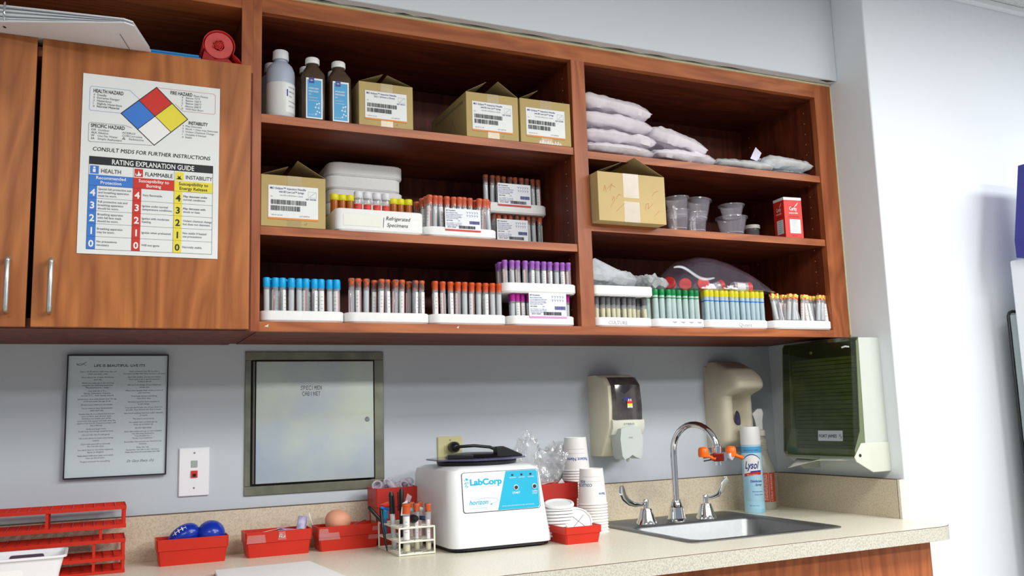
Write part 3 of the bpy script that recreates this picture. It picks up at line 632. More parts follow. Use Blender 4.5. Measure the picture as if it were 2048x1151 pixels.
loc = (1.763,-.165,.0026); fa = thing('faucet', loc, 'chrome gooseneck faucet with wrist-blade handles at the back of the sink', 'faucet')
b = MB(); b.lathe([(.0265,0),(.0265,.006),(.0245,.008),(.0200,.034),(.0195,.037),(.0165,.040),(.0125,.053),(.0115,.058)], seg=28); b.build('spout_base', chrome, fa, smooth=35)
# gooseneck swung a little towards the room
dirn = Vector((.30,-.954,0)).normalized(); R0 = .073
pts = [(0,0,.05),(0,0,.10),(0,0,.15),(0,0,.185)]
for i in range(1,15):
    a = math.radians(180-12.2*i); c = dirn*R0; q = c + dirn*(R0*math.cos(a)); pts.append((q.x,q.y,.187+R0*math.sin(a)))
MB().tube(pts, .0088, 16).build('gooseneck', chrome, fa, smooth=60)
tip = Vector(pts[-1])
b = MB(); tz = tip.z; b.lathe([(.0125,.004),(.0130,-.004),(.0118,-.016),(.0128,-.018),(.0128,-.034),(.0105,-.036),(.0105,-.046),(.006,-.046)], (tip.x,tip.y,tz), 20); b.build('nozzle_collar', chrome, fa, smooth=40)
for s, nm in ((-1,'west'),(1,'east')):
    b = MB(); b.lathe([(.0285,0),(.0280,.004),(.0235,.012),(.0165,.036),(.0145,.040),(.008,.041)], (.098*s,0,0), 28)
    b.build('handle_base', chrome, fa, smooth=35)
    b = MB(); cx = .098*s; b.lathe([(.0075,.040),(.0075,.0620),(.006,.0645)], (cx,0,0), 14)
    # flat wrist blade sweeping out and up
    if s < 0: path = [(0,0,.052),(-.022,-.006,.052),(-.045,-.014,.055),(-.068,-.022,.064),(-.084,-.028,.078),(-.092,-.031,.094),(-.094,-.032,.106)]
    else: path = [(0,0,.054),(.020,-.006,.056),(.036,-.012,.063),(.046,-.015,.077),(.052,-.018,.092),(.060,-.020,.103),(.064,-.022,.106)]
    wd = [.0045,.0055,.0085,.0115,.0135,.0140,.0080]; th = .0030; rg = []
    for i,(x,y,z) in enumerate(path):
        p0 = Vector(path[max(0,i-1)]); p1 = Vector(path[min(len(path)-1,i+1)]); t = (p1-p0).normalized(); side = (t.cross(Vector((.42,.90,.05)))*.75+Vector((.1,-.5,0))).normalized(); side = (side-t*side.dot(t)).normalized(); nn = t.cross(side)
        c = Vector((cx+x,y,z)); rg.append([c+side*(wd[i]*math.cos(q))+nn*(th*math.sin(q)) for q in [2*math.pi*k/12 for k in range(12)]])
    b.loft(rg); b.build('blade_handle', chrome, fa, smooth=50)
# eyewash attachment hangs from the spout
ew = thing('eyewash_attachment', (loc[0]+tip.x, loc[1]+tip.y, loc[2]+tz-.019), 'orange-capped eyewash fitting clamped on the faucet spout', 'eyewash')
orange_pl = mat('orange_plastic', (246,108,14), .3, vary=.04)
ax = Vector((.93,-.36,0)).normalized(); Rz = Matrix.Rotation(math.atan2(ax.y,ax.x),3,'Z')
b = MB(); b.obox((0,0,-.006), .014, .0132, .0105, Rz); b.build('valve_block', mat('dark_red_metal', (150,42,36), .25, .7), ew, bevel=.002)
b = MB(); b.obox(ax*.0185+Vector((0,0,-.005)), .0045, .0125, .0105, Rz); b.tube([ax*.020+Vector((0,0,-.006)), ax*.044+Vector((0,0,-.006))], .0075, 14); b.tube([ax*-.014+Vector((0,0,-.006)), ax*-.040+Vector((0,0,-.010))], .0080, 14)
b.build('side_pipe', chrome, ew, smooth=45)
b = MB(); nr = Vector((.33,-.94,0)).normalized(); Rn = nr.to_track_quat('Z','Y').to_matrix(); b.lathe([(.0105,0),(.0105,.006),(.009,.0075)], ax*.026+nr*.008+Vector((0,0,-.005)), 18, R=Rn); b.build('push_knob', mat('knob_grey', (200,205,215), .3, .3), ew, smooth=40)
for s in (-1,1):
    c = ax*(.034*s+(-.003 if s<0 else .003)) + Vector((0,0,.0015)); b = MB()
    b.lathe([(.0135,-.006),(.0142,.002),(.0135,.014),(.0105,.0185),(.004,.020)], c, 20)
    d = (nr*.5+ax*.86).normalized(); b.tube([c+d*.006+Vector((0,0,-.002)), c+d*.020+Vector((0,0,-.008)), c+d*.031+Vector((0,0,-.012))], [.0065,.0045,.0060], 12)
    b.build('dust_cap', orange_pl, ew, smooth=45)
# ------------------------------------------------------------------ cans and bottles by the sink
loc = (2.069,-.120,.0002); ly = thing('spray_can', loc, 'light blue and white aerosol disinfectant can behind the sink', 'spray can')
R0 = .0295; b = MB(); b.lathe([(R0*.93,0),(R0,.003),(R0,.190),(R0*.97,.194)], seg=40); b.build('body', mat('can_blue', (150,208,236), .3, c2=(186,226,244), scale=9), ly, smooth=40)
b = MB(); b.lathe([(R0*1.0,.1945),(R0*1.01,.196),(R0*.985,.243),(R0*.93,.2475),(.003,.248)], seg=40); b.build('cap', white_pl, ly, smooth=40)
ctr = math.atan2(CY-loc[1], CX-loc[0])
C = Cyl((0,0,0), R0, ctr, 0); b = MB()
b.rect(C,-.042,.172,.042,.190,1,.0002,nx=28); b.rect(C,-.042,.012,.042,.034,4,.0002,nx=28)
arc = lambda x: .166-.014*(x/.026)**2
for i in range(26):
    x0,x1 = -.026+.002*i, -.024+.002*i
    b.add([C(x0,.112,.0003),C(x1,.112,.0003),C(x1,arc(x1),.0003),C(x0,arc(x0),.0003)],[(0,1,2,3)],3)
    b.add([C(x0,arc(x0),.0004),C(x1,arc(x1),.0004),C(x1,arc(x1)+.0028,.0004),C(x0,arc(x0)+.0028,.0004)],[(0,1,2,3)],0)
    s0,s1 = .1035+.22*(x0+.026), .1035+.22*(x1+.026); s0 -= 2.0*(x0+.026)**2; s1 -= 2.0*(x1+.026)**2
    b.add([C(x0,s0,.0005),C(x1,s1,.0005),C(x1,s1+.0085,.0005),C(x0,s0+.0085,.0005)],[(0,1,2,3)],2)
    if x0 > -.006: b.add([C(x0,s0+.0085,.0006),C(x1,s1+.0085,.0006),C(x1,s1+.0125,.0006),C(x0,s0+.0125,.0006)],[(0,1,2,3)],0)
b.text(C,'Lysol',-.0215,.1270,.0300,0,.0008,bold=.02,shear=.35,width=.042,res=4)
b.text(C,'KILLS COLD & FLU VIRUSES*',0,.1780,.0050,0,.0005,align='c',width=.044)
b.text(C,'KILLS GERMS',-.016,.1075,.0048,3,.0009,width=.03)
b.text(C,'Disinfectant',.027,.0880,.0098,0,.0005,align='r',bold=.015,width=.034); b.text(C,'Spray',.027,.0780,.0095,0,.0005,align='r',bold=.015,shear=.3)
b.text(C,'Eliminates odors',.027,.0600,.0046,0,.0005,align='r'); b.text(C,'Crisp Linen',.027,.0510,.0056,0,.0005,align='r'); b.text(C,'NET WT 19 OZ',0,.020,.0040,0,.0005,align='c')
b.build('label_print', [mat('navy_ink', (30,52,150), .4), mat('can_mid_blue', (88,172,220), .35), pr_red, pr_white, mat('pale_cyan', (166,216,238), .35)], ly)
loc = (2.150,-.066,.0002); sp = thing('spray_bottle', loc, 'cloudy trigger spray bottle with red printing behind the blue aerosol can', 'spray bottle')
b = MB(); b.lathe([(.033,0),(.0355,.004),(.036,.020),(.036,.095),(.0345,.108),(.027,.124),(.0215,.136),(.0200,.150),(.0210,.168),(.0205,.176),(.014,.181),(.0125,.186)], seg=36)
b.build('bottle', mat('cloudy_plastic', (206,204,190), .35, vary=.12, scale=10, trans=.35), sp, smooth=50)
b = MB()
for i in range(6): z = .1385+.0055*i; b.lathe([(.0208,z),(.0216,z+.0014),(.0208,z+.0028)], seg=30, cap=False)
b.build('grip_ribs', mat('cloudy_plastic', (206,204,190), .35), sp, smooth=50)
b = MB(); b.lathe([(.0160,.186),(.0165,.188),(.0160,.200),(.010,.201)], seg=24); b.build('collar', mat('ribbed_cap', (224,222,214), .4), sp, smooth=40)
b = MB(); dx = Vector((-.95,.30,0)); rr = []
sv = Vector((.3,.95,0))
for z, a0, a1, w in ((.2012,-.008,.011,.008),(.222,-.008,.013,.008),(.236,-.010,.018,.009),(.2425,-.012,.022,.009),(.254,-.010,.006,.007),(.256,-.006,.002,.004)):
    rr.append([Vector((0,0,z))+dx*a+sv*q for a,q in ((a0,-w),(a1,-w*.6),(a1,w*.6),(a0,w))])
b.loft(rr); b.build('trigger_head', mat('head_white', (222,224,222), .4), sp, bevel=.001)
ctr = math.atan2(CY-loc[1], CX-loc[0]); C = Cyl((0,0,0), .0362, ctr, 0); b = MB()
b.rect(C,-.030,.020,.016,.093,0,.0003,nx=20); b.rect(C,.018,.020,.042,.093,0,.0003,nx=12)
b.text(C,'CITRUS DEGREASER',.0285,.022,.0100,1,.0008,vert=True,bold=.0,width=.068)
r = random.Random(4)
for i in range(11): 
    x = -.026+.0036*i; y = .024
    while y < .088: w = r.uniform(.004,.012); b.rect(C,x,y,x+.0014,min(.089,y+w),1,.0006); y += w+.0015
b.text(C,'DC',-.020,.078,.011,1,.0009,bold=.01)
b.build('label_print', [mat('brick_red_print', (196,70,48), .45), mat('pale_print', (222,205,190), .5)], sp)
# ------------------------------------------------------------------ benchtop centrifuge
sp.scale = (1.02,1.02,1.17)
loc = (1.165,-.205,.0002); cf = thing('centrifuge', loc, 'white benchtop lab centrifuge with turquoise control panel on the counter', 'centrifuge')
wpl = mat('centrifuge_white', (236,239,242), .32, vary=.01)
b = MB(); b.loft([ring(-.129,.126,-.142,.140,.010,.026,6),ring(-.130,.127,-.143,.140,.016,.028,6),ring(-.130,.122,-.140,.138,.050,.028,6),ring(-.129,.110,-.128,.134,.165,.028,6),ring(-.125,.106,-.124,.130,.180,.026,6),ring(-.110,.093,-.112,.118,.1865,.024,6),ring(-.07,.06,-.08,.08,.188,.024,6)])
b.build('housing', wpl, cf, smooth=50)
MB().loft([ring(-.124,.124,-.139,.136,.0035,.032,5),ring(-.124,.124,-.139,.136,.0105,.034,5)]).build('base_tray', black_pl, cf)
for x in (-.1,.1):
    for y in (-.11,.11): MB().lathe([(.009,0),(.009,.0036)], (x,y,0), 12).build('foot', black_pl, cf)
b = MB(); b.lathe([(.090,.1862),(.096,.189),(.098,.195),(.095,.1985),(.02,.199)], (-.008,-.002,0), 48); b.build('lid_ring', mat('lid_black', (30,32,36), .4), cf, smooth=40)
b = MB(); oc = []
for i in range(8): a = math.radians(22.5+45*i); oc.append((-.010+.122*math.cos(a), -.002+.118*math.sin(a)))
b.loft([[(x,y,z) for x,y in oc] for z in (.1995,.2035)]); b.build('lid_window', clear('lid_violet', (96,90,140), .55, .12), cf)
b = MB(); b.lathe([(.075,.2036),(.078,.206),(.070,.2115),(.04,.214)], (-.002,.012,0), 36); b.build('lid_dome', black_pl, cf, smooth=50)
b = MB(); b.loft([[(x,y,z) for x,y in ((-.105,-.06),(-.045,-.075),(-.040,-.045),(-.098,-.035))] for z in (.2036,.2135)]); b.build('lid_hinge_clip', black_pl, cf, bevel=.002)
b = MB(); b.loft([[(x,-.06+y_,z) for x,z in ((.022,.2036),(.020,.228),(.040,.229),(.052,.2245),(.090,.2075),(.090,.2036))] for y_ in (0,.022)]); b.build('lid_handle', black_pl, cf, bevel=.002)
# control panel lies on the sloping front
fl = Vector((0,.012,.115)).normalized(); o0 = Vector((-.0905,-.1402+.0,.0800))
def fy(z): return -.140+(z-.05)/.115*.012 if z > .05 else -.140
F = Frame((-.0985,fy(.086)-.0006,.086), (1.09,0,0), fl, (0,-1,.1)); b = MB(); PWd, PHt = .178, .090
out = [(x,y) for x,y in rrect(0,PWd,0,PHt,.006,4)]
b.prism(out, F, 0, .0010, 3)
b.add([F(x,y,.0012) for x,y in rrect(.0012,PWd-.0012,.0012,PHt-.0012,.005,4)], [tuple(range(20))], 0)
b.add([F(x,y,.0014) for x,y in [(.078,.0018),(PWd-.006,.0018),(PWd-.002,.006),(PWd-.002,PHt-.006),(PWd-.006,PHt-.0018),(.101,PHt-.0018)]], [(0,1,2,3,4,5)], 1)
b.text(F,'LabCorp',.018,.061,.0190,1,.0016,bold=.045,width=.073,res=4); b.text(F,'Laboratory Corporation of America',.020,.0555,.0034,2,.0016,width=.058)
for i in range(3): b.add([F(.0060+dx,.0560+.0075*i+dy,.0016) for dx,dy in ((0,0),(.0085,.0015),(.0085,.0045),(.0040,.0068),(0,.0035))],[(0,1,2,3,4)],1)
b.line(F,[(.0055,.0775),(.0140,.0620),(.0060,.0565)],.0016,0,.0018); b.line(F,[(.006,.070),(.014,.058)],.0008,0,.0018)
b.text(F,'horizon',.014,.0175,.0150,1,.0016,bold=.02,shear=.25,width=.043,res=4); b.text(F,'Model 642E Centrifuge',.014,.0085,.0036,2,.0016,width=.040)
ar = [(.030+.024+.026*math.cos(math.radians(a)), .0245+.0065*math.sin(math.radians(a))) for a in range(150,-60,-12)]; b.line(F,ar,.0007,1,.0016)
b.add([F(.060,.0165,.0016),F(.068,.0195,.0016),F(.064,.0145,.0016)],[(0,1,2)],1)
for i,t in enumerate(('RUNNING','LATCHED','UNLOCKED')): b.text(F,t,.1165+.0215*i,.0715,.0035,0,.0018,align='c',width=.015)
b.text(F,'START',.123,.0360,.0062,0,.0018,align='c',bold=.015); b.text(F,'OPEN',.1665,.0375,.0048,0,.0018,align='c'); b.text(F,'STOP',.1665,.0325,.0048,0,.0018,align='c')
b.text(F,'HETTICH DRUCKER DIAGNOSTICS INC. PORT MATILDA',.088,.0090,.0028,0,.0018,width=.075)
pn = b.build('control_panel', [pr_white, pr_cyan, mat('light_cyan_ink', (120,200,222), .5), mat('panel_border', (40,52,78), .4)], cf, label='turquoise and white control panel')
for i in range(3): MB().lathe([(.0026,0),(.0026,.0008),(.0012,.0012)], F(.1165+.0215*i,.079,.0016), 14, R=F.n.to_track_quat('Z','Y').to_matrix()).build('indicator_light', mat('led_dark', (60,50,60), .3), pn, smooth=40)
for x in (.123,.1665):
    q = F.n.to_track_quat('Z','Y').to_matrix(); b = MB(); b.lathe([(.0064,0),(.0064,.0010),(.0048,.0014)], F(x,.0500,.0016), 20, R=q, m=0); b.lathe([(.0044,0),(.0040,.0022)], F(x,.0500,.0024), 16, R=q, m=1); b.build('button', [mat('button_ring', (200,215,222), .3), ink], pn, smooth=40)
# ------------------------------------------------------------------ red trays, balls and papers
def bin_(name, loc, w, d, h, label, cat='tray', group=None, lip=.012, taper=.90, mats=None, rotz=0, band=.55):
    t = MB(); a, c = w/2, d/2; k = taper; s = .0018
    outer = [ring(-a*k,a*k,-c*k,c*k,0,.003,1), ring(-a*(k+(1-k)*band),a*(k+(1-k)*band),-c*(k+(1-k)*band),c*(k+(1-k)*band),h*band,.003,1), ring(-a*(k+(1-k)*band)-.0022,a*(k+(1-k)*band)+.0022,-c*(k+(1-k)*band)-.0022,c*(k+(1-k)*band)+.0022,h*band+.001,.003,1), ring(-a,a,-c,c,h,.003,1)]
    inner = [ring(-a+s,a-s,-c+s,c-s,h,.003,1), ring(-a*k+s,a*k-s,-c*k+s,c*k-s,.002,.003,1)]
    t.loft(outer+inner)
    o = t.build(name, mats or red_pl, smooth=20); o.location = loc; o.rotation_euler.z = rotz
    return tag(o, label, cat, group)
def tape_piece(parent, pts, label='strip of clear tape'):
    b = MB(); b.add(pts, [tuple(range(len(pts)))]); return b.build('tape', clear('shiny_tape', (240,240,244), .18, .2), parent)
GR = 'red plastic trays along the counter'
b1 = bin_('plastic_tray', (.5105,-.090,.0002), .1520,.068,.0560,'red plastic tray holding two blue foam balls',group=GR)
b2 = bin_('plastic_tray', (.6985,-.086,.0002), .1520,.068,.0560,'taped red plastic tray with papers and a white mark on its front',group=GR)
b3 = bin_('plastic_tray', (.8620,-.086,.0002), .1500,.068,.0560,'taped red plastic tray holding a pink rubber ball',group=GR)
for o, lst in ((b2,((-.073,-.030,.032,.050),(-.003,.016,.036,.054))),(b3,((-.073,-.048,.036,.052),(-.073,-.022,.026,.042),(.045,.073,.020,.030),(.055,.073,.040,.050)))):
    for x0,x1,z0,z1 in lst:
        yy = lambda z: -.034*(.90+.10*z/.056)-.0028
        tape_piece(o, [(x0,yy(z0),z0),(x1,yy(z0),z0),(x1-.003,yy(z1),z1),(x0+.002,yy(z1),z1)])
F = Frame((.0,-.0375,.039), (1,0,0), (0,0,1), (0,-1,0)); b = MB(); b.line(F,[(0,.003),(.001,.009),(.005,.010),(.006,.006),(.002,.002),(.006,.003),(.010,.001),(.012,.005)],.0013); b.build('painted_mark', pr_white, b2)
bluef = mat('blue_vinyl', (20,52,172), .22, vary=.1, scale=4)
# football, lying tilted, and round ball
fb = MB(); Rf = rotm('Z',-8) @ rotm('Y',-32) ; prof = [(.0,-.036)]+[(.0255*math.sin(math.radians(a))**.85 if a not in (0,180) else 0, -.036*math.cos(math.radians(a))) for a in range(12,180,12)]+[(.0,.036)]
Rl = Rf @ rotm('Y',90)
fb.lathe([(max(r_,.0004),z) for r_,z in prof], (0,0,0), 28, R=Rl, m=0)
QL = max((math.radians(a) for a in range(0,360,4)), key=lambda a: (Rl @ Vector((math.cos(a),math.sin(a),0))).dot(Vector((-.25,-.62,.74))))
def fbp(t, w, h=0):        # point on the lacing strip
    rr = .0257*math.cos(t/.036*1.25)**.85+h; q = QL+w
    return Rl @ Vector((rr*math.cos(q), rr*math.sin(q), t))
for i in range(9):
    t0 = -.020+.0042*i; fb.add([fbp(t0,-.035,.0006),fbp(t0+.0044,-.035,.0006),fbp(t0+.0044,.035,.0006),fbp(t0,.035,.0006)],[(0,1,2,3)],1)
for i in range(5):
    t0 = -.019+.0085*i
    for sgn in (-1,1):
        for k in range(3): w0 = sgn*(.03+.06*k); w1 = sgn*(.03+.06*(k+1)); fb.add([fbp(t0,w0,.0006),fbp(t0+.0022,w0,.0006),fbp(t0+.0022,w1,.0006),fbp(t0,w1,.0006)],[(0,1,2,3)],1)
o = fb.build('toy_football', [bluef, pr_white], smooth=60); o.location = (.4945,-.086,.0560); tag(o,'blue foam football with white laces in the red tray','ball')
o = MB().lathe([(max(.0004,.0312*math.sin(math.radians(a))),-.0312*math.cos(math.radians(a))) for a in range(0,181,9)], seg=32).build('stress_ball', bluef, smooth=60); o.location = (.5515,-.0895,.0570); tag(o,'round glossy blue foam ball beside the small football','ball')
pk = MB(); pk.lathe([(max(.0004,.0310*math.sin(math.radians(a))*(1-.10*math.cos(math.radians(a)))),-.029*math.cos(math.radians(a))) for a in range(0,181,9)], (0,0,0), 32, R=rotm('Y',12)); o = pk.build('rubber_ball', mat('skin_pink_rubber', (232,166,136), .55), smooth=60); o.location = (.8430,-.084,.0620); tag(o,'pale pink rubber ball in the taped red tray','ball')
def paper_roll(loc, r, h, rot, m, label):
    b = MB(); n = 40; rg = []
    for z in (0,h): rg.append([Vector(((r*(1-.45*i/n))*math.cos(i/n*4*math.pi), (r*(1-.45*i/n))*math.sin(i/n*4*math.pi), z)) for i in range(n+1)])
    rg = [[rot @ q for q in g] for g in rg]; b.loft(rg, closed=False, cap=False); o = b.build('rolled_paper', m, smooth=60, solid=.0004); o.location = loc; return tag(o,label,'paper')
stripe = mat('printed_paper', (216,214,236), .6, c2=(150,140,190), scale=60)
paper_roll((.7480,-.082,.012), .0115, .070, rotm('Y',10), stripe, 'rolled printed leaflet standing in the middle red tray')
def leaf(loc, pts, m, label, name='paper_slip'):
    b = MB(); b.add(pts, [tuple(range(len(pts)))]); o = b.build(name, m, solid=.0004); o.location = loc; return tag(o,label,'paper')
leaf((.6985,-.086,.0004), [(-.058,-.020,.050),(.020,-.014,.061),(.020,.016,.057),(-.058,.012,.047)], paper, 'white folded slip lying in the middle red tray')
leaf((.6985,-.086,.0004), [(.0,-.022,.053),(.056,-.024,.056),(.056,.020,.050),(.004,.016,.0565)], stripe, 'printed slip under the rolled leaflet in the middle red tray')
leaf((.7860,-.080,.0004), [(-.008,.02,.083),(.010,.012,.030),(.010,.020,.030),(-.004,.028,.085)], paper, 'white card tucked behind the end of the third red tray')
leaf((.8850,-.084,.0004), [(-.014,-.018,.052),(.020,-.02,.066),(.032,.01,.058),(.0,.018,.050)], clear('cellophane', (225,220,235), .4, .15), 'clear wrapper scrap beside the pink ball')
# tall red bins against the wall
tl_ = bin_('plastic_tray', (.9850,-.070,.0002), .1080,.080,.1360,'tall red bin full of clear tube holders behind the wire rack', mats=[darkred_pl], taper=.86, band=.66)
b = MB(); F = Frame((-.0475,-.0385,.045), (0,1,0), (0,0,1), (-1,0,0)); F = Frame((-.0486,-.030,.030), (0,1,0), (-.054,0,1), (-1,0,0)); b.rect(F,0,0,.045,.050,0,.0012); b.rect(F,.004,.006,.041,.028,1,.0016); b.build('label', [mat('cream_label', (214,206,190), .6), mat('label_tan', (196,140,110), .6)], tl_)
tr_ = bin_('plastic_tray', (1.405,-.110,.0002), .125,.085,.1230,'tall red bin with clear bags sticking out beside the stacked paper cups', mats=[darkred_pl], taper=.86, band=.66)
clr = clear('clear_holder', (222,214,228), .42, .1)
r = random.Random(11)
for i in range(9):
    q = (.945+.010*(i%9), -.078+r.uniform(-.02,.02), .132+r.uniform(0,.010)); th = thing('tube_holder', q, 'loose clear plastic tube holder heaped in the tall red bin behind the wire rack', 'tube holder', group='clear tube holders in the red bin')
    R1 = rotm('Z',r.uniform(0,360)) @ rotm('X',r.uniform(35,95))
    MB().lathe([(.0095,-.018),(.0100,.010),(.0135,.011),(.0135,.0125),(.0088,.0125),(.0083,-.018)], seg=16, R=R1, cap=False).build('barrel', clr, th, smooth=40)
def crumple(loc, sx, sy, sz, m, seed, f=3.0, amp=.35, nu=26, nv=18, rot=None):
    b = MB(); off = Vector((seed*7.1,seed*3.3,0))
    def fn(u, v):
        th_ = 2*math.pi*u; ph = math.pi*v; d = Vector((math.sin(ph)*math.cos(th_), math.sin(ph)*math.sin(th_), math.cos(ph)))
        k = 1+amp*noise.noise(d*f+off)+amp*.6*noise.noise(d*f*2.6+off)+amp*.3*abs(noise.noise(d*f*6+off))
        q = Vector((d.x*sx*k, d.y*sy*k, d.z*sz*k)); return rot @ q if rot is not None else q
    b.grid(fn, nu, nv); return b
bagm = clear('clear_bag', (226,228,232), .16, .08, bump=.6, scale=60)
for (x,y,z,sx,sy,sz,sd_,ax_,ag,lab) in ((1.340,-.120,.185,.034,.024,.062,1,'Y',-8,'tall crumpled clear bag standing in the tall red bin'),(1.400,-.125,.172,.038,.026,.050,2,'Y',28,'crumpled clear wrapper leaning on the paper cups'),(1.302,-.125,.200,.020,.015,.016,3,'Y',0,'small crumpled clear wrapper behind the centrifuge lid')):
    o = crumple(None,sx,sy,sz,bagm,sd_,rot=rotm(ax_,ag),f=2.4,amp=.5,nu=34,nv=24).build('plastic_bag', bagm, smooth=25); o.location = (x,y,z); tag(o, lab, 'plastic bag')
leaf((1.405,-.110,.0004), [(-.055,-.03,.118),(-.008,-.034,.128),(-.008,-.005,.124),(-.055,.0,.116)], paper, 'folded white slip on top of the tall red bin')
leaf((1.405,-.110,.0004), [(-.002,-.030,.110),(.018,-.034,.1345),(.035,-.030,.112),(.02,.0,.110)], paper, 'pointed white slip in the tall red bin beside the cups')
# low red tray with lids
bin_('plastic_tray', (1.354,-.318,.0002), .098,.120,.0400,'short red tray holding white cup lids in front of the cup stacks', rotz=0, taper=.88)
def lid(loc, r0, rot, label, group, cross=True, name='cup_lid'):
    t = thing(name, loc, label, 'lid', group=group); t.rotation_mode = 'QUATERNION'; t.rotation_quaternion = rot.to_quaternion()
    b = MB(); b.lathe([(r0,0),(r0,.003),(r0*.95,.006),(r0*.86,.0065),(r0*.84,.0035),(.001,.0040)], seg=36)
    if cross:
        for a in (45,135):
            c_ = math.cos(math.radians(a)); s_ = math.sin(math.radians(a)); b.add([(c_*q*r0*.62-s_*.0008*w, s_*q*r0*.62+c_*.0008*w, .0044) for q,w in ((-1,-1),(1,-1),(1,1),(-1,1))],[(0,1,2,3)],1)
    b.build('disc', [white_pl, mat('lid_slot', (150,155,160), .6)], t, smooth=35); return t
v1 = Vector((-.18,-.80,.52)).normalized()
def face(n): return n.to_track_quat('Z','Y').to_matrix()
lid((1.372,-.318,.0430), .0360, face(v1), 'white plastic cup lid with a cross slot leaning in front in the short red tray', 'white cup lids in the short red tray')
for i in range(2): lid((1.366-.004*i,-.309+.008*i,.0445+.001*i), .0360, face(Vector((-.25,-.8,.5)).normalized()), ('first','second')[i]+' white cup lid behind the cross-slotted one in the short red tray', 'white cup lids in the short red tray', False)
for i in range(9): lid((1.338,-.285,.010+.0075*i), .034+.0003*i, rotm('X',-3), 'white lid, '+ORD[i]+' from the bottom of the lid stack', 'stacked white lids in the short red tray', False)
lid((1.338,-.287,.0830), .0365, rotm('X',10)@rotm('Y',-4), 'wide white lid tilted on top of the lid stack in the short red tray', 'stacked white lids in the short red tray', False)
# paper cups, stacked upside down
def cup(loc, h, r0, r1, label, group, cal, printed=False, full=True, rot=0):
    t = thing('paper_cup', loc, label, 'paper cup', group=group); cupm = mat('cup_paper', (240,239,236), .55, vary=.02)
    b = MB(); b.lathe([(r1+.0016,0),(r1+.0022,.0016),(r1+.0010,.0032),(r1,.0034),(r0,h),(r0-.0015,h),(r0-.002,h-.003),(.001,h-.003)], seg=36, cap=False); b.build('shell', cupm, t, smooth=35)
    if cal:
        b = MB(); ctr = math.atan2(CY-loc[1], CX-loc[0])+rot
        class K:
            def __call__(s, x, y, hh=0): r_ = r1+(r0-r1)*y/h+hh; a = ctr+x/r1; return Vector((r_*math.cos(a), r_*math.sin(a), y))
        for q,t_,s_,x_,y_ in cal:
            if q == 'l': b.rect(K(),-.03,y_,.03,y_+.0006,1,.0003,nx=16)
            else:
                vs, fs, w_ = text_mesh(t_, .02, 0, 2); kk = s_; K_ = K(); b.add([K_(x_-(p[0]-(w_[0]+w_[1])/2)*kk, y_-p[1]*kk, .0004) for p in vs], fs, 0)
        b.build('printing', [mat('cup_blue_ink', (40,88,170), .5), mat('cup_grey_line', (170,175,185), .5)], t)
    return t
for nm, (x,y), n, pr, lab in (('back',(1.512,-.0615),22,(('l','',0,0,.058),('l','',0,0,.047),('t','Patient Name:',.0125,.004,.036)),'rear cup stack'),('front',(1.478,-.205),11,(('t','FOR',.010,-.030,.062),('t','COLLECTION',.010,-.030,.053),('t','Name',.0095,.030,.030),('l','',0,0,.070),('l','',0,0,.058)),'front cup stack')):
    g = 'paper cups in the '+('rear' if nm=='back' else 'front')+' stack'
    for i in range(n):
        top = i == n-1
        cup((x,y,.0002+.0070*i), .090, .0300, .0368, ('topmost white paper cup, with blue printing, of the ' if top else 'white paper cup, '+ORD[i]+' from the bottom of the ')+lab+(' by the sink' if nm=='front' else ' by the clear bags'), g, pr if top else ())
# ------------------------------------------------------------------ blood tubes: one of each kind, then copies
cap_m = {'blue':mat('cap_sky_blue',(0,170,232),.4,vary=.04),'mottled':mat('cap_mottled',(208,92,48),.45,c2=(98,88,86),scale=90,sharp=.05),'orange':mat('cap_orange',(206,84,34),.4),'magenta':mat('cap_magenta',(176,36,150),.35),
 'lilac':mat('cap_lilac',(160,98,190),.4),'coral':mat('cap_coral',(206,98,66),.3),'dusty':mat('cap_dusty',(196,92,58),.45,c2=(110,84,76),scale=90,sharp=.06),'grey':mat('cap_grey',(96,96,102),.45),'green':mat('cap_green',(0,140,72),.4),
 'yellow':mat('cap_yellow',(234,226,40),.4),'tiger':mat('cap_red_yellow',(220,40,34),.4,c2=(240,222,110),scale=110,sharp=.03),'white':mat('cap_white',(232,234,240),.4)}
lab_m = mat('tube_label', (232,236,236), .5); liq = mat('milky_serum', (222,214,160), .5); amber = mat('amber_tube', (176,92,20), .25); frost = clear('frosted_tube', (206,228,226), .78, .3); frostb = clear('frosted_blue_tube', (196,222,232), .75, .3); wax = mat('wax_fill', (236,228,178), .5)
redl = mat('red_sticker', (232,66,50), .5); fillm = clear('grey_gel', (222,228,230), .80, .3)
TK = {}
